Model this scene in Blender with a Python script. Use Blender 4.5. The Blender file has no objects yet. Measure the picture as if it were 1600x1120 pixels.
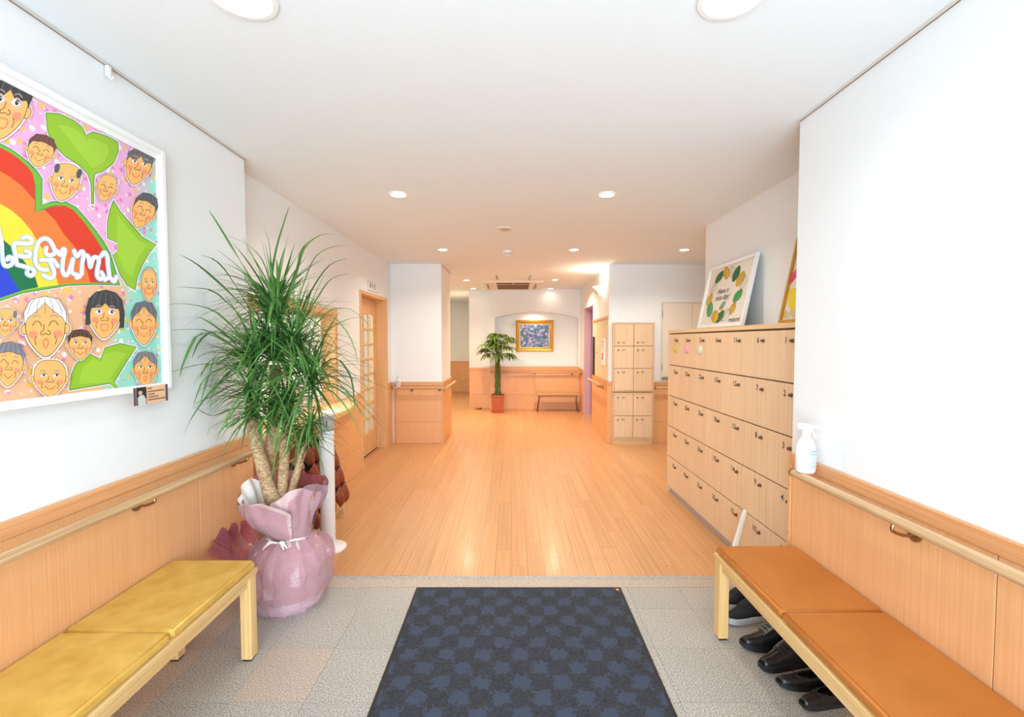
import bpy, bmesh, math, random
from mathutils import Vector, Matrix
random.seed(7)
sc = bpy.context.scene
COL = sc.collection
PI = math.pi

# ------------------------------------------------------------------ camera, world, daylight, exposure
FPX = 711.1; TH = math.atan(28 / 711.1); CAMH = 1.40; CXP = 799.0
cam_d = bpy.data.cameras.new('camera'); cam_d.sensor_width = 36; cam_d.lens = 16.0
cam_d.shift_x = 1 / 1600; cam_d.clip_start = 0.05
cam = bpy.data.objects.new('camera', cam_d); COL.objects.link(cam)
cam.location = (0, 0, CAMH); cam.rotation_euler = (PI / 2 - TH, 0, 0)
sc.camera = cam
world = bpy.data.worlds.new('daylight'); sc.world = world; world.use_nodes = True
world.node_tree.nodes['Background'].inputs[0].default_value = (0.78, 0.9, 1.0, 1)
world.node_tree.nodes['Background'].inputs[1].default_value = 2.0

def area_light(name, loc, rot, sx, sy, power, color=(1, 1, 1), shape='RECTANGLE', spread=PI):
    d = bpy.data.lights.new(name, 'AREA'); d.shape = shape; d.size = sx
    if shape in ('RECTANGLE', 'ELLIPSE'): d.size_y = sy
    d.energy = power; d.color = color; d.spread = spread
    o = bpy.data.objects.new(name, d); COL.objects.link(o); o.location = loc; o.rotation_euler = rot
    return o
# daylight that falls in through the glazed entrance behind the photographer
area_light('entrance_daylight', (-0.08, -4.6, 1.7), (PI / 2 + 0.0, 0, 0), 6.0, 4.0, 400, (0.70, 0.87, 1.0))
# added upward fill that brightens the entry ceiling; no paving is built
area_light('ceiling_fill', (-0.08, -2.6, 0.05), (PI - 0.45, 0, 0), 3.4, 1.8, 95, (0.70, 0.88, 1.0))
# added light that brightens the office behind the reception window
area_light('office_fill', (-2.9, 4.2, 2.38), (0, 0, 0), 1.2, 2.4, 75, (1.0, 0.97, 0.9))
sc.view_settings.view_transform = 'Standard'; sc.view_settings.look = 'None'
sc.view_settings.exposure = 0.58; sc.view_settings.gamma = 1.0
sc.view_settings.use_curve_mapping = False
sc.cycles.use_denoising = True

# pixel of the photograph -> point on a plane of the room
def ray(px, py):
    a = (px - CXP) / FPX; b = (560 - py) / FPX
    c, s = math.cos(TH), math.sin(TH)
    return (a, c + b * s, -s + b * c)
def onX(px, py, X):
    r = ray(px, py); t = X / r[0]; return Vector((X, t * r[1], CAMH + t * r[2]))
def onY(px, py, Y):
    r = ray(px, py); t = Y / r[1]; return Vector((t * r[0], Y, CAMH + t * r[2]))
def onZ(px, py, Z=0.0):
    r = ray(px, py); t = (Z - CAMH) / r[2]; return Vector((t * r[0], t * r[1], Z))

# ------------------------------------------------------------------ materials
def srgb(r, g, b):
    f = lambda c: (c / 255 / 12.92) if c / 255 <= 0.04045 else ((c / 255 + 0.055) / 1.055) ** 2.4
    return (f(r), f(g), f(b), 1)
def new_mat(name):
    m = bpy.data.materials.new(name); m.use_nodes = True
    return m, m.node_tree, m.node_tree.nodes['Principled BSDF']
def plain(name, col, rough=0.5, metal=0.0, bump=0.0, bscale=200, **kw):
    m, nt, p = new_mat(name)
    p.inputs['Base Color'].default_value = col; p.inputs['Roughness'].default_value = rough
    p.inputs['Metallic'].default_value = metal
    for k, v in kw.items(): p.inputs[k].default_value = v
    if bump:
        n = nt.nodes.new('ShaderNodeTexNoise'); n.inputs['Scale'].default_value = bscale
        tc = nt.nodes.new('ShaderNodeTexCoord'); nt.links.new(tc.outputs['Object'], n.inputs['Vector'])
        b = nt.nodes.new('ShaderNodeBump'); b.inputs['Strength'].default_value = bump; b.inputs['Distance'].default_value = 0.002
        nt.links.new(n.outputs['Fac'], b.inputs['Height']); nt.links.new(b.outputs['Normal'], p.inputs['Normal'])
    return m
def wood(name, c1, c2, axis='Z', rough=0.4, fine=70, vary=0.10, stretch=1.2, coat=0.0):
    """grain runs along axis; every piece gets its own slight tint"""
    m, nt, p = new_mat(name); N = nt.nodes.new; L = nt.links.new
    tc = N('ShaderNodeTexCoord'); mp = N('ShaderNodeMapping')
    s = [fine, fine, fine]; s['XYZ'.index(axis)] = stretch; mp.inputs['Scale'].default_value = s
    oi = N('ShaderNodeObjectInfo'); ge = N('ShaderNodeNewGeometry')
    add = N('ShaderNodeMath'); add.operation = 'ADD'; L(oi.outputs['Random'], add.inputs[0]); L(ge.outputs['Random Per Island'], add.inputs[1])
    fr = N('ShaderNodeMath'); fr.operation = 'FRACT'; L(add.outputs[0], fr.inputs[0])
    off = N('ShaderNodeVectorMath'); off.operation = 'ADD'
    mul = N('ShaderNodeVectorMath'); mul.operation = 'SCALE'; mul.inputs[0].default_value = (3.1, 5.3, 7.7); L(fr.outputs[0], mul.inputs['Scale'])
    L(tc.outputs['Object'], off.inputs[0]); L(mul.outputs[0], off.inputs[1]); L(off.outputs[0], mp.inputs['Vector'])
    n = N('ShaderNodeTexNoise'); n.inputs['Scale'].default_value = 1.0; n.inputs['Detail'].default_value = 4; n.inputs['Roughness'].default_value = 0.6
    L(mp.outputs[0], n.inputs['Vector'])
    r = N('ShaderNodeValToRGB'); r.color_ramp.elements[0].position = 0.36; r.color_ramp.elements[0].color = c2
    r.color_ramp.elements[1].position = 0.60; r.color_ramp.elements[1].color = c1
    L(n.outputs['Fac'], r.inputs['Fac'])
    hs = N('ShaderNodeHueSaturation')
    mr = N('ShaderNodeMapRange'); mr.inputs['To Min'].default_value = 1 - vary; mr.inputs['To Max'].default_value = 1 + vary * 0.6
    L(fr.outputs[0], mr.inputs['Value']); L(mr.outputs[0], hs.inputs['Value']); L(r.outputs['Color'], hs.inputs['Color'])
    L(hs.outputs['Color'], p.inputs['Base Color']); p.inputs['Roughness'].default_value = rough
    p.inputs['Coat Weight'].default_value = coat; p.inputs['Coat Roughness'].default_value = 0.15
    return m
def glow(name, col, strength):
    m, nt, p = new_mat(name)
    p.inputs['Base Color'].default_value = col; p.inputs['Emission Color'].default_value = col
    p.inputs['Emission Strength'].default_value = strength
    return m
def speckle(name, base, dark, light, scale=260, rough=0.45):
    m, nt, p = new_mat(name); N = nt.nodes.new; L = nt.links.new
    tc = N('ShaderNodeTexCoord'); n = N('ShaderNodeTexNoise'); n.inputs['Scale'].default_value = scale; n.inputs['Detail'].default_value = 3
    L(tc.outputs['Object'], n.inputs['Vector'])
    r = N('ShaderNodeValToRGB'); r.color_ramp.elements[0].position = 0.33; r.color_ramp.elements[0].color = dark
    r.color_ramp.elements[1].position = 0.70; r.color_ramp.elements[1].color = light
    e = r.color_ramp.elements.new(0.5); e.color = base
    L(n.outputs['Fac'], r.inputs['Fac'])
    n2 = N('ShaderNodeTexNoise'); n2.inputs['Scale'].default_value = 3; L(tc.outputs['Object'], n2.inputs['Vector'])
    mr = N('ShaderNodeMapRange'); mr.inputs['To Min'].default_value = 0.93; mr.inputs['To Max'].default_value = 1.07; L(n2.outputs['Fac'], mr.inputs['Value'])
    hs = N('ShaderNodeHueSaturation'); L(mr.outputs[0], hs.inputs['Value']); L(r.outputs['Color'], hs.inputs['Color'])
    L(hs.outputs['Color'], p.inputs['Base Color']); p.inputs['Roughness'].default_value = rough
    return m

M = {}
M['wall'] = plain('white_wallpaper', srgb(236, 238, 238), 0.9, bump=0.15, bscale=350)
M['ceiling'] = plain('white_ceiling_paper', srgb(234, 238, 240), 0.92, bump=0.2, bscale=260)
M['purple'] = plain('lilac_wall', srgb(205, 168, 190), 0.85)
M['panel'] = wood('wainscot_veneer', srgb(232, 176, 124), srgb(224, 165, 112), 'Z', 0.42, 170, 0.02, 1.5)
M['cap'] = wood('wainscot_cap_wood', srgb(228, 170, 118), srgb(214, 152, 100), 'Y', 0.42, 90, 0.03)
M['capx'] = wood('wainscot_cap_wood_across', srgb(228, 170, 118), srgb(214, 152, 100), 'X', 0.42, 90, 0.03)
M['plank'] = wood('floor_plank_wood', srgb(211, 159, 109), srgb(200, 143, 94), 'Y', 0.32, 95, 0.055, 0.9, 0.12)
M['gap'] = plain('dark_gap', srgb(120, 78, 45), 0.8)
M['rail'] = wood('oak_handrail', srgb(214, 178, 134), srgb(178, 138, 96), 'Y', 0.45, 120, 0.05)
M['railx'] = wood('oak_handrail_across', srgb(214, 172, 124), srgb(180, 138, 94), 'X', 0.45, 120, 0.05)
M['maple'] = wood('locker_maple', srgb(229, 198, 162), srgb(219, 183, 144), 'Z', 0.45, 120, 0.03, 1.2)
M['maplex'] = wood('maple_edge', srgb(228, 194, 150), srgb(214, 176, 130), 'Y', 0.45, 75, 0.03)
M['bench_wood'] = wood('pale_bench_wood', srgb(232, 196, 136), srgb(216, 172, 108), 'Y', 0.4, 60, 0.05)
M['bench_leg'] = wood('pale_bench_leg_wood', srgb(232, 196, 136), srgb(216, 172, 108), 'Z', 0.4, 60, 0.05)
M['door_wood'] = wood('door_wood', srgb(232, 184, 132), srgb(218, 164, 110), 'Z', 0.42, 80, 0.04)
M['granite'] = speckle('grey_granite', srgb(172, 166, 156), srgb(104, 98, 92), srgb(226, 220, 208), 210)
M['granite2'] = speckle('cool_grey_granite', srgb(168, 163, 154), srgb(100, 95, 90), srgb(222, 216, 205), 210)
M['granite_pink'] = speckle('pink_granite', srgb(184, 168, 153), srgb(126, 108, 94), srgb(228, 212, 196), 210)
M['joint'] = plain('tile_joint', srgb(196, 190, 182), 0.8)
M['alu'] = plain('brushed_aluminium', srgb(170, 160, 148), 0.4, 0.7)
M['rail_alu'] = plain('pale_anodised_rail', srgb(214, 210, 204), 0.5, 0.1)
M['dark'] = plain('dark_slot', srgb(46, 40, 34), 0.7)
M['brass'] = plain('aged_brass', srgb(150, 120, 80), 0.3, 0.9)
M['steel'] = plain('satin_steel', srgb(165, 155, 140), 0.3, 0.9)
M['bronze'] = plain('dark_bronze', srgb(122, 100, 76), 0.4, 0.8)
M['white'] = plain('white_plastic', srgb(236, 236, 236), 0.35)
M['white_frame'] = plain('white_lacquer', srgb(240, 240, 238), 0.4)
M['cream'] = plain('cream_lacquer', srgb(232, 222, 206), 0.5)
M['grey_plastic'] = plain('grey_plastic', srgb(176, 174, 176), 0.45)
M['black'] = plain('black_plastic', srgb(30, 28, 28), 0.4)
M['ink'] = plain('black_print', srgb(48, 38, 32), 0.7)
M['paper'] = plain('white_paper', srgb(240, 238, 232), 0.8)
M['gold'] = plain('gilt_wood', srgb(205, 158, 70), 0.35, 0.55, bump=0.5, bscale=90)
M['terracotta'] = plain('terracotta_glaze', srgb(176, 84, 44), 0.45)
M['soil'] = plain('dark_soil', srgb(70, 50, 38), 0.95, bump=0.8, bscale=90)
M['lamp'] = glow('downlight_diffuser', (1, 0.93, 0.8, 1), 9.0)
M['lamp_day'] = glow('near_downlight_diffuser', (1, 0.98, 0.94, 1), 2.2)
M['sconce'] = glow('lit_glass_bowl', (1, 0.9, 0.72, 1), 3.0)
def leather(name, c1, c2, rough, scale=30):
    m, nt, p = new_mat(name); N = nt.nodes.new; L = nt.links.new
    tc = N('ShaderNodeTexCoord'); n = N('ShaderNodeTexNoise'); n.inputs['Scale'].default_value = scale; n.inputs['Detail'].default_value = 5
    L(tc.outputs['Object'], n.inputs['Vector'])
    r = N('ShaderNodeValToRGB'); r.color_ramp.elements[0].position = 0.3; r.color_ramp.elements[0].color = c2
    r.color_ramp.elements[1].position = 0.7; r.color_ramp.elements[1].color = c1
    L(n.outputs['Fac'], r.inputs['Fac']); L(r.outputs['Color'], p.inputs['Base Color']); p.inputs['Roughness'].default_value = rough
    v = N('ShaderNodeTexVoronoi'); v.inputs['Scale'].default_value = 420; L(tc.outputs['Object'], v.inputs['Vector'])
    b = N('ShaderNodeBump'); b.inputs['Strength'].default_value = 0.15; b.inputs['Distance'].default_value = 0.001
    L(v.outputs['Distance'], b.inputs['Height']); L(b.outputs['Normal'], p.inputs['Normal'])
    return m
M['mustard'] = leather('mustard_leatherette', srgb(222, 182, 92), srgb(202, 156, 66), 0.42, 14)
M['caramel'] = leather('caramel_leatherette', srgb(192, 118, 48), srgb(180, 106, 40), 0.45, 6)
M['slipper'] = leather('red_brown_leatherette', srgb(150, 72, 40), srgb(128, 56, 32), 0.42, 40)
M['slipper_in'] = plain('dark_slipper_lining', srgb(40, 24, 20), 0.8)
M['shoe'] = leather('black_shoe_leather', srgb(34, 32, 32), srgb(20, 19, 20), 0.32, 60)
M['mesh'] = plain('black_knit', srgb(26, 27, 31), 0.85, bump=0.6, bscale=500)
M['sole_white'] = plain('white_rubber', srgb(200, 198, 198), 0.6)
M['sole_black'] = plain('black_rubber', srgb(26, 25, 26), 0.6)
def leaf_mat(name, c1, c2):
    m, nt, p = new_mat(name); N = nt.nodes.new; L = nt.links.new
    oi = N('ShaderNodeObjectInfo'); ge = N('ShaderNodeNewGeometry')
    add = N('ShaderNodeMath'); add.operation = 'ADD'; L(oi.outputs['Random'], add.inputs[0]); L(ge.outputs['Random Per Island'], add.inputs[1])
    fr = N('ShaderNodeMath'); fr.operation = 'FRACT'; L(add.outputs[0], fr.inputs[0])
    r = N('ShaderNodeValToRGB'); r.color_ramp.elements[0].color = c1; r.color_ramp.elements[1].color = c2
    L(fr.outputs[0], r.inputs['Fac']); L(r.outputs['Color'], p.inputs['Base Color']); p.inputs['Roughness'].default_value = 0.42
    p.inputs['Subsurface Weight'].default_value = 0.0
    t = N('ShaderNodeBsdfTranslucent'); L(r.outputs['Color'], t.inputs['Color'])
    mx = N('ShaderNodeMixShader'); mx.inputs[0].default_value = 0.22
    L(p.outputs[0], mx.inputs[1]); L(t.outputs[0], mx.inputs[2]); L(mx.outputs[0], nt.nodes['Material Output'].inputs[0])
    return m
M['leaf'] = leaf_mat('dracaena_leaf', srgb(52, 92, 40), srgb(110, 160, 80))
M['leaf2'] = leaf_mat('pachira_leaf', srgb(48, 78, 30), srgb(110, 142, 58))
def bark(name, c1, c2, sc_):
    m, nt, p = new_mat(name); N = nt.nodes.new; L = nt.links.new
    tc = N('ShaderNodeTexCoord'); mp = N('ShaderNodeMapping'); mp.inputs['Scale'].default_value = (1, 1, 2.2); L(tc.outputs['Object'], mp.inputs[0])
    n = N('ShaderNodeTexNoise'); n.inputs['Scale'].default_value = sc_; n.inputs['Detail'].default_value = 6; L(mp.outputs[0], n.inputs['Vector'])
    r = N('ShaderNodeValToRGB'); r.color_ramp.elements[0].position = 0.35; r.color_ramp.elements[0].color = c2
    r.color_ramp.elements[1].position = 0.62; r.color_ramp.elements[1].color = c1; L(n.outputs['Fac'], r.inputs['Fac'])
    L(r.outputs['Color'], p.inputs['Base Color']); p.inputs['Roughness'].default_value = 0.85
    b = N('ShaderNodeBump'); b.inputs['Strength'].default_value = 0.7; b.inputs['Distance'].default_value = 0.004
    L(n.outputs['Fac'], b.inputs['Height']); L(b.outputs['Normal'], p.inputs['Normal'])
    return m
M['bark'] = bark('dracaena_bark', srgb(196, 164, 126), srgb(140, 108, 74), 60)
M['bark_green'] = bark('braided_green_bark', srgb(96, 110, 48), srgb(60, 70, 34), 60)
def film(name, tint, tr, rough=0.06):
    m, nt, p = new_mat(name); N = nt.nodes.new; L = nt.links.new
    t = N('ShaderNodeBsdfTransparent'); t.inputs[0].default_value = tint
    p.inputs['Base Color'].default_value = tint; p.inputs['Roughness'].default_value = rough; p.inputs['IOR'].default_value = 1.9
    n = N('ShaderNodeTexNoise'); n.inputs['Scale'].default_value = 14; n.inputs['Detail'].default_value = 4
    tc = N('ShaderNodeTexCoord'); L(tc.outputs['Object'], n.inputs['Vector'])
    b = N('ShaderNodeBump'); b.inputs['Strength'].default_value = 0.8; b.inputs['Distance'].default_value = 0.02
    L(n.outputs['Fac'], b.inputs['Height']); L(b.outputs['Normal'], p.inputs['Normal'])
    lw = N('ShaderNodeLayerWeight'); lw.inputs['Blend'].default_value = 0.35
    mr = N('ShaderNodeMapRange'); mr.inputs['To Min'].default_value = tr; mr.inputs['To Max'].default_value = min(1, tr + 0.35)
    L(lw.outputs['Facing'], mr.inputs['Value'])
    mx = N('ShaderNodeMixShader'); L(mr.outputs[0], mx.inputs[0]); L(t.outputs[0], mx.inputs[1]); L(p.outputs[0], mx.inputs[2])
    L(mx.outputs[0], nt.nodes['Material Output'].inputs[0])
    return m
M['cellophane'] = film('pink_cellophane', srgb(232, 206, 214), 0.20, 0.06)
M['cello_dark'] = film('rose_cellophane', srgb(206, 140, 156), 0.22, 0.1)
M['glass'] = film('window_glass', (0.96, 1, 0.98, 1), 0.04, 0.02)
def wrap_mat():
    m, nt, p = new_mat('pink_mesh_wrap'); N = nt.nodes.new; L = nt.links.new
    tc = N('ShaderNodeTexCoord'); w = N('ShaderNodeTexWave'); w.bands_direction = 'DIAGONAL'; w.inputs['Scale'].default_value = 55
    L(tc.outputs['Object'], w.inputs['Vector'])
    r = N('ShaderNodeValToRGB'); r.color_ramp.elements[0].color = srgb(190, 148, 146); r.color_ramp.elements[1].color = srgb(230, 208, 203)
    L(w.outputs['Fac'], r.inputs['Fac']); L(r.outputs['Color'], p.inputs['Base Color']); p.inputs['Roughness'].default_value = 0.45
    return m
M['wrap'] = wrap_mat()
M['wrap_red'] = film('dusty_red_wrap', srgb(178, 92, 92), 0.75, 0.3)
M['wrap_white'] = plain('white_mesh_wrap', srgb(232, 224, 216), 0.6)
def mat_rug():
    m, nt, p = new_mat('blue_grey_mat_pile'); N = nt.nodes.new; L = nt.links.new
    tc = N('ShaderNodeTexCoord'); sp = N('ShaderNodeSeparateXYZ'); L(tc.outputs['Object'], sp.inputs[0])
    def cosk(out):
        a = N('ShaderNodeMath'); a.operation = 'MULTIPLY'; a.inputs[1].default_value = 2 * PI / 0.164; L(out, a.inputs[0])
        c = N('ShaderNodeMath'); c.operation = 'COSINE'; L(a.outputs[0], c.inputs[0]); return c
    cx, cy = cosk(sp.outputs['X']), cosk(sp.outputs['Y'])
    mu = N('ShaderNodeMath'); mu.operation = 'MULTIPLY'; L(cx.outputs[0], mu.inputs[0]); L(cy.outputs[0], mu.inputs[1])
    n = N('ShaderNodeTexNoise'); n.inputs['Scale'].default_value = 60; n.inputs['Detail'].default_value = 2; L(tc.outputs['Object'], n.inputs['Vector'])
    ns = N('ShaderNodeMath'); ns.operation = 'MULTIPLY_ADD'; ns.inputs[1].default_value = 2.4; ns.inputs[2].default_value = -1.2; L(n.outputs['Fac'], ns.inputs[0])
    ad = N('ShaderNodeMath'); ad.operation = 'ADD'; L(mu.outputs[0], ad.inputs[0]); L(ns.outputs[0], ad.inputs[1])
    r = N('ShaderNodeValToRGB'); r.color_ramp.elements[0].position = 0.06; r.color_ramp.elements[0].color = srgb(54, 57, 65)
    r.color_ramp.elements[1].position = 0.36; r.color_ramp.elements[1].color = srgb(62, 71, 90)
    L(ad.outputs[0], r.inputs['Fac'])
    v = N('ShaderNodeTexNoise'); v.inputs['Scale'].default_value = 130; v.inputs['Detail'].default_value = 3; v.inputs['Distortion'].default_value = 1.5
    L(tc.outputs['Object'], v.inputs['Vector'])
    mr = N('ShaderNodeMapRange'); mr.inputs['From Min'].default_value = 0.38; mr.inputs['From Max'].default_value = 0.62
    mr.inputs['To Min'].default_value = 0.45; mr.inputs['To Max'].default_value = 1.2; L(v.outputs['Fac'], mr.inputs['Value'])
    inv = N('ShaderNodeMapRange'); inv.inputs['To Min'].default_value = 1.0; inv.inputs['To Max'].default_value = 0.25
    inv.inputs['From Min'].default_value = 0.0; inv.inputs['From Max'].default_value = 0.36; L(ad.outputs[0], inv.inputs['Value'])
    mxv = N('ShaderNodeMix'); L(inv.outputs[0], mxv.inputs[0]); mxv.inputs[2].default_value = 1.0; L(mr.outputs[0], mxv.inputs[3])
    hs = N('ShaderNodeHueSaturation'); L(mxv.outputs[0], hs.inputs['Value']); L(r.outputs['Color'], hs.inputs['Color'])
    L(hs.outputs['Color'], p.inputs['Base Color']); p.inputs['Roughness'].default_value = 0.95
    b = N('ShaderNodeBump'); b.inputs['Strength'].default_value = 0.9; b.inputs['Distance'].default_value = 0.006
    L(v.outputs['Fac'], b.inputs['Height']); L(b.outputs['Normal'], p.inputs['Normal'])
    return m
M['rug'] = mat_rug()
_flat = {}
def flat(r, g, b):
    k = (r, g, b)
    if k not in _flat: _flat[k] = plain('paint_%02x%02x%02x' % k, srgb(r, g, b), 0.6)
    return _flat[k]

# ------------------------------------------------------------------ mesh builder
class MB:
    def __init__(s): s.v = []; s.f = []; s.mi = []; s.m = 0
    def add(s, vs, fs):
        o = len(s.v); s.v += [tuple(v) for v in vs]
        for f in fs: s.f.append([i + o for i in f]); s.mi.append(s.m)
        return s
    def box(s, x0, x1, y0, y1, z0, z1, c=0.0):
        """box, with its twelve edges chamfered by c"""
        if c <= 0:
            vs = [(x, y, z) for x in (x0, x1) for y in (y0, y1) for z in (z0, z1)]
            return s.add(vs, [(0, 1, 3, 2), (4, 6, 7, 5), (0, 4, 5, 1), (2, 3, 7, 6), (0, 2, 6, 4), (1, 5, 7, 3)])
        bm = bmesh.new(); bmesh.ops.create_cube(bm, size=1)
        bmesh.ops.scale(bm, vec=(x1 - x0, y1 - y0, z1 - z0), verts=bm.verts)
        bmesh.ops.translate(bm, vec=((x0 + x1) / 2, (y0 + y1) / 2, (z0 + z1) / 2), verts=bm.verts)
        bmesh.ops.bevel(bm, geom=list(bm.edges), offset=c, segments=1, affect='EDGES')
        return s.bm(bm)
    def rbox(s, x0, x1, y0, y1, z0, z1, r, seg=3):
        bm = bmesh.new(); bmesh.ops.create_cube(bm, size=1)
        bmesh.ops.scale(bm, vec=(x1 - x0, y1 - y0, z1 - z0), verts=bm.verts)
        bmesh.ops.translate(bm, vec=((x0 + x1) / 2, (y0 + y1) / 2, (z0 + z1) / 2), verts=bm.verts)
        bmesh.ops.bevel(bm, geom=list(bm.edges), offset=r, segments=seg, affect='EDGES', profile=0.5)
        return s.bm(bm)
    def bm(s, bm):
        bm.verts.index_update()
        s.add([v.co[:] for v in bm.verts], [[v.index for v in f.verts] for f in bm.faces]); bm.free(); return s
    def prism(s, pts, a, b, axis='Z'):
        """polygon pts (2D) extruded from a to b along axis"""
        def P(u, v, w): return {'Z': (u, v, w), 'Y': (u, w, v), 'X': (w, u, v)}[axis]
        n = len(pts); vs = [P(u, v, a) for u, v in pts] + [P(u, v, b) for u, v in pts]
        fs = [list(range(n))[::-1], list(range(n, 2 * n))] + [(i, (i + 1) % n, n + (i + 1) % n, n + i) for i in range(n)]
        return s.add(vs, fs)
    def tube(s, pts, r, n=8, cap=True, flatten=None):
        pts = [Vector(p) for p in pts]; rs = r if isinstance(r, (list, tuple)) else [r] * len(pts)
        vs = []; fs = []; up = Vector((0, 0, 1))
        t0 = (pts[1] - pts[0]).normalized()
        if abs(t0.dot(up)) > 0.95: up = Vector((0, 1, 0))
        for i, p in enumerate(pts):
            t = (pts[min(i + 1, len(pts) - 1)] - pts[max(i - 1, 0)]).normalized()
            a = t.cross(up); a.normalize(); b = a.cross(t); b.normalize(); up = b
            for k in range(n):
                an = 2 * PI * k / n; vs.append(p + a * math.cos(an) * rs[i] + b * math.sin(an) * rs[i])
        for i in range(len(pts) - 1):
            for k in range(n): fs.append((i * n + k, i * n + (k + 1) % n, (i + 1) * n + (k + 1) % n, (i + 1) * n + k))
        if cap: fs += [list(range(n))[::-1], [(len(pts) - 1) * n + k for k in range(n)]]
        return s.add(vs, fs)
    def lathe(s, prof, n=24, c=(0, 0, 0), axis='Z', a0=0, a1=2 * PI, fold=None):
        vs = []; fs = []; full = abs(a1 - a0 - 2 * PI) < 1e-6; m = n if full else n + 1
        for (r, h) in prof:
            for k in range(m):
                an = a0 + (a1 - a0) * k / n; rr = r * (fold(an, h) if fold else 1)
                u, v = rr * math.cos(an), rr * math.sin(an)
                q = {'Z': (u, v, h), 'Y': (u, h, v), 'X': (h, u, v)}[axis]
                vs.append((q[0] + c[0], q[1] + c[1], q[2] + c[2]))
        for i in range(len(prof) - 1):
            for k in range(n):
                k2 = (k + 1) % m if full else k + 1
                fs.append((i * m + k, i * m + k2, (i + 1) * m + k2, (i + 1) * m + k))
        if full:
            if prof[0][0] > 1e-5: fs.append([k for k in range(m)][::-1])
            if prof[-1][0] > 1e-5: fs.append([(len(prof) - 1) * m + k for k in range(m)])
        return s.add(vs, fs)
    def ball(s, c, rx, ry, rz, n=12):
        prof = [(max(1e-6, math.sin(PI * i / n)), -math.cos(PI * i / n)) for i in range(n + 1)]
        o = len(s.v); s.lathe(prof, n + 4)
        for i in range(o, len(s.v)):
            x, y, z = s.v[i]; s.v[i] = (c[0] + x * rx, c[1] + y * ry, c[2] + z * rz)
        return s
    def xf(s, mtx, start=0):
        for i in range(start, len(s.v)): s.v[i] = tuple(mtx @ Vector(s.v[i]))
        return s
    def mesh(s, name, mats, off=(0, 0, 0), smooth=False):
        me = bpy.data.meshes.new(name)
        me.from_pydata([(v[0] - off[0], v[1] - off[1], v[2] - off[2]) for v in s.v], [], s.f)
        for m in mats: me.materials.append(m)
        if len(mats) > 1:
            for p, i in zip(me.polygons, s.mi): p.material_index = i
        bm = bmesh.new(); bm.from_mesh(me); bmesh.ops.recalc_face_normals(bm, faces=bm.faces)
        bm.to_mesh(me); bm.free()
        if smooth: me.polygons.foreach_set('use_smooth', [True] * len(me.polygons)); me.set_sharp_from_angle(angle=math.radians(38))
        me.update(); return me

def root_loc(p):
    v = Vector((0, 0, 0))
    while p is not None: v += p.location; p = p.parent
    return v
def obj(name, mb, mat, parent=None, smooth=False, label=None, kind=None):
    mats = mat if isinstance(mat, (list, tuple)) else [mat]
    me = mb.mesh(name, mats, root_loc(parent), smooth) if isinstance(mb, MB) else mb
    o = bpy.data.objects.new(name, me); COL.objects.link(o); o.parent = parent
    if label: o['label'] = label
    if kind: o['kind'] = kind
    return o
def thing(name, label, cat, loc=(0, 0, 0), rz=0, group=None):
    o = bpy.data.objects.new(name, None); COL.objects.link(o); o.empty_display_size = 0.05
    o.location = loc; o.rotation_euler = (0, 0, rz); o['label'] = label; o['category'] = cat
    if group: o['group'] = group
    return o
def tag(o, label, cat, group=None):
    o['label'] = label; o['category'] = cat
    if group: o['group'] = group
    return o
def struct(name, mb, mat, label=None, smooth=False):
    o = obj(name, mb, mat, None, smooth, label, 'structure')
    o['category'] = name.split('_')[0]
    return o
def kids(o): return [c for c in bpy.data.objects if c.parent == o]
def dup(root, loc, rot=None, label=None, group=None):
    r = root.copy(); COL.objects.link(r); r.location = loc
    if rot is not None: r.rotation_euler = rot
    if label: r['label'] = label
    if group: r['group'] = group
    for ch in kids(root):
        c = ch.copy(); COL.objects.link(c); c.parent = r
        for g in kids(ch):
            d = g.copy(); COL.objects.link(d); d.parent = c
    return r
def text_mesh(s, size, mat, to_world, off=(0, 0, 0), shear=0.0, bold=0.0, align='CENTER'):
    """lettering as a flat mesh; to_world maps (x right, y up) onto the surface"""
    cu = bpy.data.curves.new('lettering', 'FONT'); cu.body = s; cu.size = size; cu.align_x = align; cu.align_y = 'CENTER'
    cu.resolution_u = 2; cu.shear = shear; cu.offset = bold
    to = bpy.data.objects.new('lettering', cu); COL.objects.link(to)
    dg = bpy.context.evaluated_depsgraph_get(); dg.update()
    me = bpy.data.meshes.new_from_object(to.evaluated_get(dg))
    bpy.data.objects.remove(to); bpy.data.curves.remove(cu)
    for v in me.vertices: v.co = Vector(to_world(v.co.x, v.co.y)) - Vector(off)
    me.materials.clear(); me.materials.append(mat); me.update(); return me
def smooth_line(pts, k=4):
    pts = [Vector(p) for p in pts]; out = []
    for i in range(len(pts) - 1):
        p0 = pts[max(i - 1, 0)]; p1 = pts[i]; p2 = pts[i + 1]; p3 = pts[min(i + 2, len(pts) - 1)]
        for j in range(k):
            t = j / k
            out.append(0.5 * ((2 * p1) + (p2 - p0) * t + (2 * p0 - 5 * p1 + 4 * p2 - p3) * t * t + (3 * p1 - p0 - 3 * p2 + p3) * t ** 3))
    out.append(pts[-1]); return out

CZ = 2.43      # ceiling height
XL, XR = -1.52, 1.36   # faces of the entry's side walls
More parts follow.
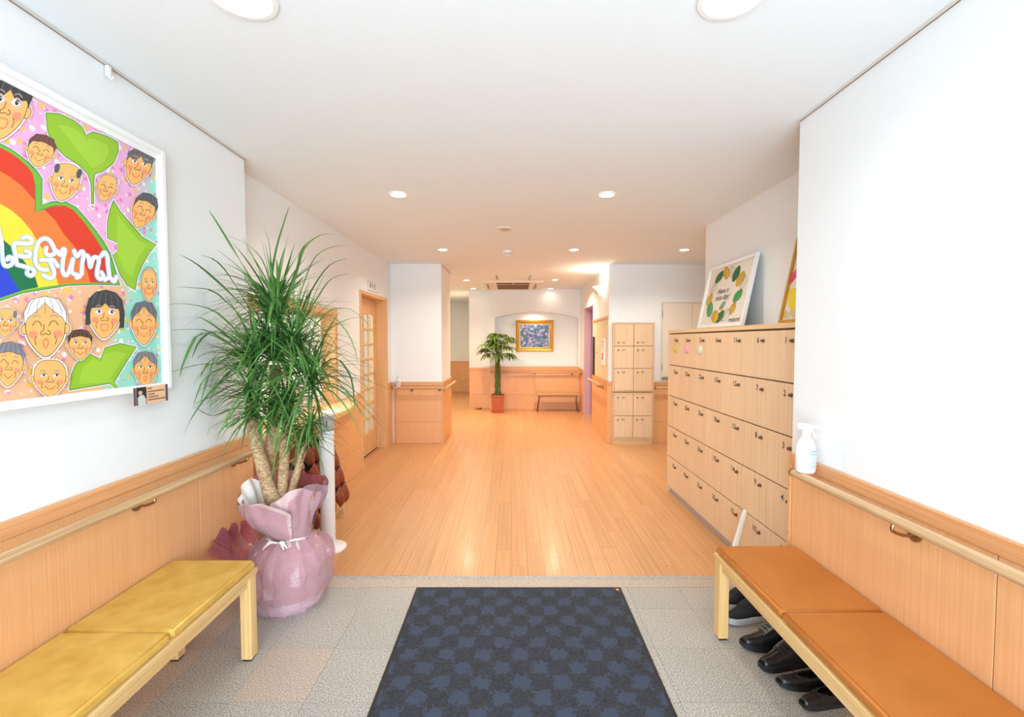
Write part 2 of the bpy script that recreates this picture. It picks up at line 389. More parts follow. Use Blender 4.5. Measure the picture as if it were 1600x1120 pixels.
# ================================================================== SETTING: floor
base = MB().box(-4.6, 3.6, 2.655, 12.6, -0.12, -0.014)
floor = struct('floor', base, M['gap'], 'hall floor of pale orange wood planks')
random.seed(3)
PW, PL = 0.101, 0.909
far = MB()
x = -1.717
while x < 3.3:
    start = 2.655 - random.random() * PL
    y = start
    while y < 12.5:
        y0, y1 = max(y, 2.655), min(y + PL, 12.5)
        if y1 - y0 > 0.03:
            g = 0.0005
            if y0 < 6.15 and x < 1.5:
                obj('plank', MB().box(x + g, x + PW - g, y0 + g, y1 - g, -0.014, 0), M['plank'], floor)
            elif not (x > 1.6 and y0 < 4.0) :
                far.box(x + g, x + PW - g, y0 + g, y1 - g, -0.014, 0)
        y += PL
    x += PW
obj('far_planks', far, M['plank'], floor, kind='stuff', label='wood planks further down the hall')
# office and wing floors beyond the plank field
obj('side_flooring', MB().box(-4.6, -1.72, 2.655, 12.5, -0.014, 0), M['plank'], floor)
# entry floor
ent = struct('floor_entry', MB().box(-1.72, 1.60, -1.6, 2.618, -0.12, -0.006), M['joint'], 'speckled granite tile floor of the entry')
XG = [-1.52, -1.386] + [-1.386 + 0.2915 * k for k in range(1, 9)] + [1.237, 1.36]
XG = sorted(set(round(v, 4) for v in XG if v <= 1.36))
YG = [2.532, 2.325, 2.018, 1.708, 1.398, 1.088, 0.778, 0.468, 0.158]
for i in range(len(XG) - 1):
    for j in range(len(YG) - 1):
        x0, x1, y1, y0 = XG[i], XG[i + 1], YG[j], YG[j + 1]
        edge = i in (0, len(XG) - 2)
        pink = edge or (j % 2 == 0 and j > 0 and False) or (j in (2, 6) and abs((x0 + x1) / 2) > 0.6 and i in (2, 7))
        m = M['granite_pink'] if pink else (M['granite'] if (i + j) % 2 else M['granite2'])
        obj('tile', MB().box(x0 + 0.0006, x1 - 0.0006, y0 + 0.0007, y1 - 0.0007, -0.006, 0, 0.0004), m, ent,
            label='pinkish granite tile' if pink else None)
obj('tile_field', MB().box(-1.52, 1.36, -1.6, 0.157, -0.006, 0), M['granite'], ent)
nos = struct('trim_1', MB().box(-1.52, 1.60, 2.62, 2.6545, -0.006, 0.001), M['granite2'], 'grey granite sill strip along the edge of the wood floor')
nos2 = struct('trim_2', MB().box(-1.52, 1.60, 2.534, 2.6195, -0.006, 0.0005), M['granite_pink'], 'pinkish granite strip across the entry')

# ================================================================== ceiling
ceil = struct('ceiling', MB().box(-4.6, 3.6, -1.75, 12.7, CZ, CZ + 0.1), M['ceiling'], 'white papered ceiling')

# ================================================================== walls
def wall(name, label, boxes, mat=None):
    mb = MB()
    for b in boxes: mb.box(*b)
    return struct(name, mb, mat or M['wall'], label)
WT = 0.86      # top of the wainscot cap
CAPH = 0.052
wl = wall('wall_left', 'white entry wall on the left with wood wainscot', [(XL - 0.10, XL, -1.75, 2.63, 0, CZ)])
wr = wall('wall_right', 'white entry wall on the right with wood wainscot', [(XR, XR + 0.22, -1.75, 2.185, 0, CZ)])
woff = wall('wall_office', 'white wall of the office with reception window and glazed door',
            [(-1.72, -1.63, 2.60, 2.70, 0, CZ), (-1.72, -1.63, 2.70, 4.20, 0, 0.80), (-1.72, -1.63, 2.70, 4.20, 1.69, CZ),
             (-1.72, -1.63, 4.20, 4.90, 0, CZ), (-1.72, -1.63, 4.90, 5.95, 1.95, CZ), (-1.72, -1.63, 5.95, 6.17, 0, CZ),
             (-1.90, -1.72, 4.90, 4.94, 0, CZ), (-1.90, -1.72, 5.95, 6.17, 0, CZ)])
wpil = wall('wall_pilaster', 'white wall block past the office door with wood wainscot', [(-1.63, -0.945, 6.17, 7.05, 0, CZ)])
wcor = wall('wall_corridor', 'dim far wall of the left corridor with wood wainscot',
            [(-2.6, -0.4, 12.4, 12.5, 0, CZ), (-2.1, -2.0, 7.0, 12.4, 0, CZ), (-2.1, -1.62, 6.95, 7.05, 0, CZ)])
wback = wall('wall_back', 'white end wall left of the niche', [(-0.87, -0.43, 9.4, 12.4, 0, CZ), (-0.43, 1.9, 9.60, 9.7, 0, CZ)])
w2 = wall('wall_right_side', 'white wall behind the shoe lockers', [(1.745, 1.85, 2.185, 4.12, 0, CZ), (1.58, 1.745, 2.10, 2.185, 0, CZ)])
wwing = wall('wall_wing', 'white wall behind the small lockers', [(1.33, 3.4, 6.2, 6.3, 0, CZ), (3.3, 3.4, 3.9, 6.2, 0, CZ), (1.85, 3.4, 4.02, 4.12, 0, CZ)])
wfront = wall('wall_front', 'wall above the entrance behind the photographer', [(-1.62, 1.58, -1.75, -1.65, 2.38, CZ)])
# right wall of the hall, slightly splayed, with the lilac opening
def seg_box(mb, p0, p1, z0, z1, t, a=0.0, b=1.0):
    """box along p0->p1 between fractions a and b; thickness t to the right of the direction"""
    d = Vector((p1[0] - p0[0], p1[1] - p0[1], 0)); q0 = Vector((p0[0], p0[1], 0)) + d * a; q1 = Vector((p0[0], p0[1], 0)) + d * b
    n = Vector((d.y, -d.x, 0)).normalized() * t
    vs = [q0, q1, q1 + n, q0 + n]
    mb.add([(v.x, v.y, z) for z in (z0, z1) for v in vs], [(3, 2, 1, 0), (4, 5, 6, 7), (0, 1, 5, 4), (1, 2, 6, 5), (2, 3, 7, 6), (3, 0, 4, 7)])
HP0, HP1 = (1.325, 6.20), (1.395, 9.30)
hf = lambda Y: (Y - 6.20) / 3.10
hx = lambda Y: 1.325 + 0.07 * hf(Y)
mb = MB()
seg_box(mb, HP0, HP1, 0, CZ, 0.12, 0, hf(7.56)); seg_box(mb, HP0, HP1, 2.0, CZ, 0.12, hf(7.56), hf(8.62)); seg_box(mb, HP0, HP1, 0, CZ, 0.12, hf(8.62), 1.1)
whall = struct('wall_hall_right', mb, M['wall'], 'white right wall of the hall with wall lamp')
wlil = wall('wall_lilac', 'lilac side wall seen through the opening on the right', [(hx(8.6) + 0.121, 2.6, 8.62, 8.72, 0, CZ), (hx(7.5) + 0.121, 2.6, 7.46, 7.56, 0, CZ), (2.6, 2.7, 7.46, 8.72, 0, CZ)], M['purple'])
mb = MB()   # lilac reveal lining of that opening
seg_box(mb, (HP0[0] - 0.004, HP0[1]), (HP1[0] - 0.004, HP1[1]), 0, 2.0, 0.13, hf(8.605), hf(8.62))
seg_box(mb, (HP0[0] - 0.004, HP0[1]), (HP1[0] - 0.004, HP1[1]), 0, 2.0, 0.13, hf(7.56), hf(7.575))
seg_box(mb, (HP0[0] - 0.004, HP0[1]), (HP1[0] - 0.004, HP1[1]), 1.985, 2.0, 0.13, hf(7.575), hf(8.605))
struct('trim_3', mb, M['purple'], 'lilac lining of the opening in the right wall')

# ------------------------------------------------------------------ wainscots: separate veneer panels and a cap
def wainscot_y(w, X, y0, y1, side, joints, zj=0.295, top=WT, cap=True, z0=0.0):
    """panels on a wall that runs along Y; side=+1 when the room is on the +X side"""
    th = 0.014 * side
    ys = [y0] + [j for j in joints if y0 < j < y1] + [y1]
    zs = [z0, zj, top - CAPH] if zj else [z0, top - CAPH]
    for a, b in zip(ys[:-1], ys[1:]):
        for c, d in zip(zs[:-1], zs[1:]):
            obj('wainscot_panel', MB().box(min(X, X + th), max(X, X + th), a + 0.0015, b - 0.0015, c + 0.0012, d - 0.0015, 0.001), M['panel'], w)
    if cap:
        th2 = 0.019 * side
        obj('wainscot_cap', MB().box(min(X, X + th2), max(X, X + th2), y0, y1, top - CAPH, top, 0.002), M['cap'], w)
def wainscot_x(w, Y, x0, x1, joints, zj=0.295, top=WT, cap=True, mat=None):
    xs = [x0] + [j for j in joints if x0 < j < x1] + [x1]; zs = [0, zj, top - CAPH]
    for a, b in zip(xs[:-1], xs[1:]):
        for c, d in zip(zs[:-1], zs[1:]):
            obj('wainscot_panel', MB().box(a + 0.0015, b - 0.0015, Y - 0.014, Y, c + 0.0012, d - 0.0015, 0.001), M['panel'], w)
    if cap: obj('wainscot_cap', MB().box(x0, x1, Y - 0.019, Y, top - CAPH, top, 0.002), M['capx'], w)
wainscot_y(wl, XL, -1.75, 2.625, 1, [-0.6, 0.34, 1.28, 2.17], None)
wainscot_y(wr, XR, -1.75, 2.16, -1, [-0.66, 0.29, 1.237], None)
obj('corner_post', MB().box(XR - 0.019, XR, 2.162, 2.185, 0, WT, 0.002), M['cap'], wr)
obj('corner_post', MB().box(XL, XL + 0.016, 2.612, 2.63, 0, WT - CAPH, 0.002), M['cap'], wl)
wainscot_y(woff, -1.63, 2.64, 4.88, 1, [3.55], 0.27, 0.84)
wainscot_y(woff, -1.63, 5.957, 6.155, 1, [], 0.295, 0.84)
wainscot_x(wpil, 6.17, -1.60, -0.945, [-1.57], 0.295, 0.84)
wainscot_y(wpil, -0.945, 6.152, 7.05, 1, [], 0.295, 0.84)
wainscot_x(wcor, 12.4, -2.0, -0.87, [-1.4], 0.295, 0.84)
wainscot_x(wback, 9.4, -0.87, -0.43, [], 0.295, 0.84)
wainscot_x(wwing, 6.2, 1.312, 3.3, [2.4], 0.295, 0.84)
# splayed wall panels
mbp = MB()
def seg_panel(w, a, b, z0, z1, t, m, name='wainscot_panel', e=0.0012):
    mb = MB(); seg_box(mb, (HP0[0], HP0[1]), (HP1[0], HP1[1]), z0 + e, z1 - e, -t, hf(a) , hf(b)); return obj(name, mb, m, w)
for a, b in ((6.186, 7.555), (8.625, 9.19)):
    seg_panel(whall, a + 0.002, b, 0, 0.295, 0.014, M['panel']); seg_panel(whall, a + 0.002, b, 0.295, 0.84 - CAPH, 0.014, M['panel'])
    seg_panel(whall, a, b, 0.84 - CAPH, 0.84, 0.018, M['cap'], 'wainscot_cap', 0)

# ------------------------------------------------------------------ niche wall at the end of the hall
NY = 9.2
mb = MB()
n0, n1 = -0.335, 1.36
mb.box(-0.43, n0, NY, 9.6, 0.88, CZ); mb.box(n1, 1.50, NY, 9.6, 0.88, CZ)
pts = [(n0, CZ), (n0, 1.86)]
for i in range(1, 20):
    t = i / 20; pts.append((n0 + (n1 - n0) * t, 1.86 + 0.125 * math.sin(PI * t) ** 0.9))
pts += [(n1, 1.86), (n1, CZ)]
for i in range(1, len(pts) - 2):
    (xa, za), (xb, zb) = pts[i], pts[i + 1]
    mb.add([(xa, NY, za), (xb, NY, zb), (xb, NY, CZ), (xa, NY, CZ), (xa, 9.6, za), (xb, 9.6, zb), (xb, 9.6, CZ), (xa, 9.6, CZ)],
           [(0, 1, 2, 3), (4, 7, 6, 5), (0, 4, 5, 1)])
mb.box(-0.43, 1.50, NY, 9.6, 0, 0.88)
wn = struct('wall_niche', mb, M['wall'], 'white end wall with shallow arched niche')
wainscot_x(wn, NY, -0.43, 1.37, [-0.30, 0.47], 0.30, 0.845, False)
obj('niche_sill', MB().box(-0.43, 1.372, NY - 0.022, NY, 0.79, 0.88, 0.003), M['capx'], wn, label='wood ledge along the niche')

# ------------------------------------------------------------------ picture rails in the ceiling corner
for i, (x0, x1, y0, y1) in enumerate([(XL, XL + 0.024, -1.6, 2.645), (XR - 0.021, XR, -1.6, 2.187), (-0.944, -0.928, 6.19, 7.06)]):
    r = obj('picture_rail', MB().box(x0, x1, y0, y1, CZ - 0.003, CZ + 0.0005), M['rail_alu'])
    r['kind'] = 'structure'; tag(r, ['aluminium picture rail above the big painting', 'aluminium picture rail above the right bench', 'short dark picture rail on the wall block'][i], 'rail')
    s0 = x0 + 0.002 if i in (0, 2) else x1 - 0.006
    obj('slot', MB().box(s0, s0 + 0.004, y0 + 0.004, y1 - 0.01, CZ - 0.0036, CZ - 0.0028), M['gap'], r)
# thin ceiling trims (rest of the rooms)
for i, b in enumerate([(-1.63, -1.626, 2.64, 6.165), (1.741, 1.745, 2.19, 4.12)]):
    struct('trim_%d' % (4 + i), MB().box(b[0], b[1], b[2], b[3], CZ - 0.004, CZ), M['cream'], 'thin shadow bead under the ceiling on the %s' % ('left' if i == 0 else 'right'))
hk = thing('picture_hook', 'small white picture hook hanging from the left rail', 'hook', (XL + 0.02, 1.74, 2.42))
obj('hook_body', MB().box(XL + 0.008, XL + 0.022, 1.732, 1.748, 2.385, 2.424, 0.002), M['white'], hk)
obj('hook_wire', MB().tube([(XL + 0.015, 1.74, 2.388), (XL + 0.028, 1.74, 2.372), (XL + 0.034, 1.74, 2.385)], 0.0025, 6), M['white'], hk)

# ================================================================== handrails
def bracket(par, wallpt, railpt, side_axis):
    w = Vector(wallpt); r = Vector(railpt)
    n = (Vector((r.x - w.x, r.y - w.y, 0))).normalized()
    mb = MB(); mb.tube([w, w + n * 0.008], 0.024, 16)
    b = obj('bracket', mb, M['brass'], par, True)
    arm = smooth_line([w + n * 0.006, w + n * 0.035 + Vector((0, 0, -0.004)), Vector((r.x, r.y, w.z + 0.012)), Vector((r.x, r.y, r.z - 0.018))], 3)
    obj('bracket_arm', MB().tube(arm, 0.0055, 8), M['brass'], b, True)
def handrail(label, p0, p1, r, brackets, wallfn, mat, ends=(True, True), loc=None):
    t = thing('handrail', label, 'handrail', loc or tuple(p0))
    p0, p1 = Vector(p0), Vector(p1)
    obj('rail', MB().tube([p0, p0.lerp(p1, 0.5), p1], r, 20), mat, t, True)
    d = (p1 - p0).normalized()
    for k, (p, e) in enumerate(((p0, ends[0]), (p1, ends[1]))):
        if e:
            sgn = -1 if k == 0 else 1
            obj('end_cap', MB().tube([p, p + d * sgn * 0.012, p + d * sgn * 0.018], [r * 1.06, r * 1.06, r * 0.8], 20), M['brass'], t, True)
    for f in brackets:
        q = p0.lerp(p1, f); bracket(t, wallfn(q), q, None)
    return t
HZ = 0.795
handrail('oak handrail on the left entry wall above the mustard bench', (-1.43, -1.4, HZ), (-1.43, 2.46, HZ - 0.012), 0.0175,
         [0.28, (1.80 + 1.4) / 3.86, (2.44 + 1.4) / 3.86], lambda q: (XL + 0.014, q.y, 0.742), M['rail'])
handrail('oak handrail on the right entry wall above the caramel bench', (1.268, -1.4, HZ + 0.02), (1.268, 2.02, HZ + 0.012), 0.0175,
         [0.3, (1.49 + 1.4) / 3.42], lambda q: (XR - 0.014, q.y, 0.755), M['rail'])
handrail('short oak handrail across the wall block by the office door', (-1.585, 6.08, 0.765), (-0.891, 6.08, 0.765), 0.018,
         [0.34, 0.88], lambda q: (q.x, 6.156, 0.735), M['railx'], (True, False))
handrail('oak handrail turning the corner of the wall block', (-0.872, 6.10, 0.765), (-0.872, 7.02, 0.765), 0.018,
         [0.85], lambda q: (-0.931, q.y, 0.735), M['rail'], (False, True))
handrail('long oak handrail below the niche on the end wall', (-0.40, 9.11, 0.765), (1.33, 9.11, 0.765), 0.018,
         [0.05, 0.5, 0.94], lambda q: (q.x, NY - 0.014, 0.71), M['railx'])
handrail('short handrail above the small bench by the lilac opening', (1.325, 8.70, 0.765), (1.33, 9.08, 0.765), 0.018,
         [0.4], lambda q: (hx(q.y) - 0.014, q.y, 0.735), M['rail'])
handrail('oak handrail under the cork board on the right hall wall', (1.225, 6.25, 0.775), (1.26, 7.50, 0.775), 0.018,
         [0.2, 0.85], lambda q: (hx(q.y) - 0.014, q.y, 0.735), M['rail'])
handrail('short dark handrail between the small lockers and shoe lockers', (1.945, 6.11, 0.765), (2.9, 6.11, 0.765), 0.018,
         [0.3, 0.8], lambda q: (q.x, 6.186, 0.735), M['railx'])

# ================================================================== office: reception window, counter, door
ow = struct('window_1', MB().box(-1.76, -1.60, 4.14, 4.20, 0.83, 1.69, 0.002).box(-1.76, -1.60, 2.70, 2.76, 0.83, 1.69, 0.002)
            .box(-1.758, -1.602, 2.7605, 4.1395, 1.635, 1.688, 0.002), M['door_wood'], 'wood framed reception window of the office')
obj('window_track', MB().box(-1.735, -1.68, 2.76, 4.14, 0.83, 0.85, 0.001), M['cream'], ow)
for a, b, X in ((2.77, 3.46, -1.70), (3.42, 4.13, -1.725)):
    f = obj('sash', MB().box(X - 0.01, X + 0.01, a, a + 0.03, 0.85, 1.63).box(X - 0.01, X + 0.01, b - 0.03, b, 0.85, 1.63)
        .box(X - 0.01, X + 0.01, a + 0.03, b - 0.03, 0.85, 0.885).box(X - 0.01, X + 0.01, a + 0.03, b - 0.03, 1.60, 1.63), M['cream'], ow)
    obj('pane', MB().box(X - 0.002, X + 0.002, a + 0.03, b - 0.03, 0.885, 1.60), M['glass'], f)
# curved counter top
cp = smooth_line([(-1.59, 2.66, 0), (-1.47, 2.70, 0), (-1.39, 2.98, 0), (-1.345, 3.30, 0), (-1.345, 3.72, 0), (-1.40, 4.10, 0), (-1.50, 4.36, 0), (-1.598, 4.52, 0)], 4)
ct = thing('reception_counter', 'curved wood counter shelf under the reception window', 'counter', (-1.55, 3.6, 0.80))
obj('counter_top', MB().prism([(-1.598, 2.66)] + [(p.x, p.y) for p in cp] + [(-1.598, 4.52)], 0.80, 0.835), M['bench_wood'], ct)
obj('apron', MB().prism([(-1.605, 2.68)] + [(max(p.x - 0.05, -1.604), p.y) for p in cp] + [(-1.605, 4.48)], 0.70, 0.7995), M['cap'], ct)
obj('window_shelf', MB().box(-1.80, -1.60, 2.70, 4.20, 0.80, 0.83), M['bench_wood'], woff)
# office room
wall('wall_office_inside', 'bright inner walls of the office', [(-4.5, -4.4, 2.6, 6.9, 0, CZ), (-4.5, -1.62, 6.8, 6.9, 0, CZ), (-4.5, -1.72, 2.50, 2.60, 0, CZ)])
bl = thing('window_blind', 'white slatted blind at the back of the office', 'blind', (-2.9, 6.74, 0.9))
obj('blind_cloth', MB().box(-3.9, -1.95, 6.74, 6.76, 0.75, 2.0), M['white'], bl)  # plain white sheet behind the slats
mb = MB()
for i in range(24): mb.box(-3.9, -1.95, 6.70, 6.735, 0.78 + i * 0.05, 0.784 + i * 0.05)
obj('slats', mb, M['grey_plastic'], bl, kind='stuff')
pr = thing('printer', 'grey and white printer seen through the reception window', 'printer', (-2.35, 5.5, 0.0))
obj('cabinet', MB().rbox(-2.65, -2.05, 5.2, 5.8, 0.0, 0.95, 0.02), M['grey_plastic'], pr)
obj('paper_tray', MB().box(-2.62, -2.08, 5.12, 5.25, 0.78, 0.82, 0.005), M['white'], pr)
obj('control_panel', MB().rbox(-2.55, -2.1, 5.22, 5.7, 0.951, 1.10, 0.015), M['white'], pr)
obj('screen', MB().box(-2.35, -2.12, 5.215, 5.2195, 1.02, 1.07), M['black'], pr)
db = thing('counter_box', 'dark brown wooden box behind the reception window', 'box', (-1.86, 3.95, 0))
obj('box_body', MB().rbox(-1.80, -1.765, 3.65, 3.85, 0.8302, 1.0, 0.004), M['gap'], db)
obj('box_lid', MB().box(-1.803, -1.762, 3.645, 3.855, 1.0, 1.012), M['bronze'], db)
ps = tag(obj('paper_sheet', MB().box(-1.50, -1.38, 3.50, 3.72, 0.8355, 0.8375), M['paper']), 'white sheet of paper lying on the reception counter', 'paper')
fp = thing('flower_pot', 'tiny pot of red flowers on the reception counter', 'flowers', (-1.47, 2.92, 0.8353))
obj('pot', MB().lathe([(0.022, 0.8353), (0.032, 0.885), (0.028, 0.885), (0.026, 0.87)], 14, (-1.47, 2.92, 0)), M['white'], fp, True)
mb = MB(); random.seed(5)
for i in range(14):
    a = random.random() * 6.28; r = random.random() * 0.035; mb.ball((-1.47 + r * math.cos(a), 2.92 + r * math.sin(a), 0.895 + random.random() * 0.02), 0.012, 0.012, 0.009, 6)
obj('blossoms', mb, flat(196, 40, 36), fp, True)
mb = MB()
for i in range(16):
    a = random.random() * 6.28; r = 0.02 + random.random() * 0.035; mb.ball((-1.47 + r * math.cos(a), 2.92 + r * math.sin(a), 0.90 + random.random() * 0.03), 0.014, 0.01, 0.003, 6)
obj('leaves', mb, M['leaf'], fp, True)

# office door: recessed, glazed grid
dr = struct('door_1', MB().box(-1.80, -1.615, 4.90, 4.935, 0, 1.95, 0.002).box(-1.80, -1.615, 5.90, 5.955, 0, 1.95, 0.002)
            .box(-1.798, -1.617, 4.9355, 5.8995, 1.912, 1.949, 0.002), M['door_wood'], 'wood framed sliding door of the office with grid of panes')
lf = obj('door_leaf', MB().box(-1.79, -1.755, 4.95, 5.885, 0.012, 0.27, 0.001).box(-1.79, -1.755, 4.95, 5.885, 1.72, 1.91, 0.001)
         .box(-1.79, -1.755, 4.95, 5.06, 0.27, 1.72).box(-1.79, -1.755, 5.79, 5.885, 0.27, 1.72), M['door_wood'], dr)
gy = [5.06 + 0.1825 * k for k in range(5)]; gz = [0.27 + 0.18125 * k for k in range(9)]
for y in gy[1:-1]: obj('glazing_bar', MB().box(-1.785, -1.757, y - 0.011, y + 0.011, 0.27, 1.72, 0.002), M['bench_leg'], lf)
for z in gz[1:-1]: obj('glazing_bar', MB().box(-1.786, -1.754, 5.06, 5.79, z - 0.010, z + 0.010, 0.002), M['bench_leg'], lf)
M['frosted'] = plain('frosted_glass', srgb(226, 236, 228), 0.5, **{'Alpha': 0.80})
for i in range(4):
    for j in range(8):
        obj('pane', MB().box(-1.7735, -1.7705, gy[i] + 0.0115, gy[i + 1] - 0.0115, gz[j] + 0.0105, gz[j + 1] - 0.0105), M['frosted'], lf)
obj('door_pull', MB().box(-1.757, -1.7535, 5.82, 5.85, 0.9, 1.02), M['steel'], lf)
obj('floor_track', MB().box(-1.80, -1.752, 4.935, 5.90, 0.0, 0.011), M['dark'], dr)
sg = thing('door_sign', 'white nameplate with three characters over the office door', 'sign', (-1.625, 5.35, 2.02))
obj('plate', MB().box(-1.629, -1.621, 5.17, 5.53, 1.975, 2.08, 0.001), M['white_frame'], sg)
mbf = MB()
for b in ((5.17, 5.53, 2.076, 2.08), (5.17, 5.53, 1.975, 1.979), (5.17, 5.174, 1.979, 2.076), (5.526, 5.53, 1.979, 2.076)): mbf.box(-1.6215, -1.6195, *b)
obj('plate_edge', mbf, M['steel'], sg)
t = obj('characters', text_mesh('事 務 室', 0.072, M['ink'], lambda x, y: (-1.6198, 5.35 + x, 2.027 + y), (-1.625, 5.35, 2.02)), None, sg)

# ================================================================== cupboard door on the wing wall
cd = struct('door_2', MB().box(2.03, 2.045, 6.188, 6.2, 0.86, 1.925).box(2.045, 3.2, 6.188, 6.2, 1.912, 1.925), M['cream'], 'flush cream storage door on the wing wall')
obj('door_leaf', MB().box(2.049, 2.452, 6.184, 6.1995, 0.905, 1.907, 0.001), M['cream'], cd)
obj('door_leaf', MB().box(2.456, 3.19, 6.184, 6.1995, 0.905, 1.907, 0.001), M['cream'], cd)
obj('shadow_strip', MB().box(2.045, 3.2, 6.18, 6.1995, 0.865, 0.900), M['alu'], cd)  # strip standing in for the dark shadow below the leaves
for z in (1.72, 1.0): obj('hinge', MB().box(2.043, 2.052, 6.178, 6.1835, z, z + 0.09), M['steel'], cd)

# ================================================================== shoe lockers
LX = 1.452
lk = thing('shoe_locker', 'tall wide bank of pale wooden shoe lockers with numbered doors', 'shoe locker', (1.6, 3.24, 0))
Y0, Y1 = 2.292, 4.195
obj('carcass', MB().box(1.470, 1.735, Y0, Y1, 0.06, 1.464), M['maple'], lk)
obj('door_backing', MB().box(1.466, 1.4699, Y0 + 0.004, Y1 - 0.004, 0.062, 1.462), M['gap'], lk)
obj('plinth', MB().box(1.482, 1.735, Y0, Y1, 0.0, 0.06), M['grey_plastic'], lk)
obj('top_panel', MB().box(1.444, 1.738, Y0 - 0.006, Y1 + 0.006, 1.466, 1.494, 0.002), M['maplex'], lk)
obj('side_panel', MB().box(1.450, 1.735, Y1 + 0.0005, Y1 + 0.006, 0.0, 1.465), M['maple'], lk)
NUMS = 1
pit = (Y1 - Y0) / 7; rows = [1.461, 1.180, 0.900, 0.6195, 0.3395, 0.0605]
knob_me = None
for c in range(7):
    for r in range(5):
        a, b = Y0 + c * pit, Y0 + (c + 1) * pit; zt, zb = rows[r], rows[r + 1]
        d = obj('door', MB().box(LX, 1.4658, a + 0.0012, b - 0.0012, zb + 0.002, zt - 0.0055, 0.0008), M['maple'], lk)
        ky, kz = a + 0.056, zt - 0.062
        k = obj('knob', MB().lathe([(0.0105, LX - 0.0), (0.0105, LX - 0.006), (0.007, LX - 0.009), (0.0075, LX - 0.016), (0.001, LX - 0.018)], 12, (0, ky, kz), 'X'), M['bronze'], d, True)
        num = c * 5 + r + 1
        obj('number', text_mesh(str(num), 0.048, M['ink'], lambda x, y: (LX - 0.0006, a + 0.116 - x, kz + 0.002 + y), (1.6, 3.24, 0), bold=0.0008), None, d)
for i, (c, colr, nm) in enumerate(((4, (214, 222, 200), 'pale green'), (5, (242, 170, 190), 'pink'), (6, (224, 190, 92), 'yellow'))):
    cy = Y0 + (c + 0.42) * pit; cz = 1.328
    t = thing('round_badge', '%s round badge stuck on a top row locker door' % nm, 'badge', (LX - 0.001, cy, cz))
    obj('badge_disc', MB().lathe([(0.001, LX - 0.013), (0.026, LX - 0.011), (0.034, LX - 0.005), (0.034, LX - 0.0003)], 24, (0, cy, cz), 'X'), flat(*colr), t, True)
    rim = [(LX - 0.008, cy + 0.031 * math.cos(2 * PI * q / 24), cz + 0.031 * math.sin(2 * PI * q / 24)) for q in range(25)]
    obj('rim', MB().tube(rim, 0.0022, 6), flat(*[int(v * 0.85) for v in colr]), t, True)

# small lockers (face the entry)
SY = 6.10
def small_locker(name_label, z0, rowsn, nums, first_low):
    t = thing('small_locker', name_label, 'locker', (1.65, SY, z0))
    h = rowsn * 0.298 + 0.03
    x0, x1 = 1.365, 1.915
    obj('carcass', MB().box(x0, x1, SY + 0.018, 6.182, z0, z0 + h), M['maple'], t)
    mbf = MB(); mbf.box(x0, x0 + 0.014, SY, SY + 0.018, z0, z0 + h); mbf.box(x1 - 0.014, x1, SY, SY + 0.018, z0, z0 + h)
    mbf.box(x0 + 0.014, x1 - 0.014, SY, SY + 0.018, z0, z0 + 0.014); mbf.box(x0 + 0.014, x1 - 0.014, SY, SY + 0.018, z0 + h - 0.014, z0 + h)
    obj('face_frame', mbf, M['maplex'], t)
    obj('door_backing', MB().box(x0 + 0.015, x1 - 0.015, SY + 0.014, SY + 0.0175, z0 + 0.015, z0 + h - 0.015), M['gap'], t)
    w = (x1 - x0 - 0.03) / 2
    for c in range(2):
        for r in range(rowsn):
            a = x0 + 0.015 + c * w; zt = z0 + h - 0.015 - r * 0.298; zb = zt - 0.298
            d = obj('door', MB().box(a + 0.003, a + w - 0.003, SY - 0.002, SY + 0.0135, zb + 0.003, zt - 0.003, 0.0008), M['maple'], t)
            kz = zb + 0.048 if (first_low and r == 0) else zt - 0.055
            obj('knob', MB().lathe([(0.0105, SY - 0.002), (0.0105, SY - 0.008), (0.007, SY - 0.011), (0.0075, SY - 0.017), (0.001, SY - 0.019)], 12, (a + 0.055, 0, kz), 'Y'), M['bronze'], d, True)
            ax = a + 0.125
            obj('number', text_mesh(str(nums[c][r]), 0.042, M['ink'], lambda x, y: (ax + x, SY - 0.0026, kz + y), (1.65, SY, z0)), None, d)
    return t
small_locker('upper small wooden locker of six doors by the hall corner', 0.715, 3, ((36, 37, 38), (41, 42, 43)), True)
small_locker('lower small wooden locker of four doors by the hall corner', 0.075, 2, ((39, 40), (44, 45)), False)
lp = obj('locker_plinth', MB().box(1.372, 1.908, SY + 0.02, 6.18, 0.0, 0.0745), M['maplex']); tag(lp, 'plain wood plinth under the small lockers', 'plinth')

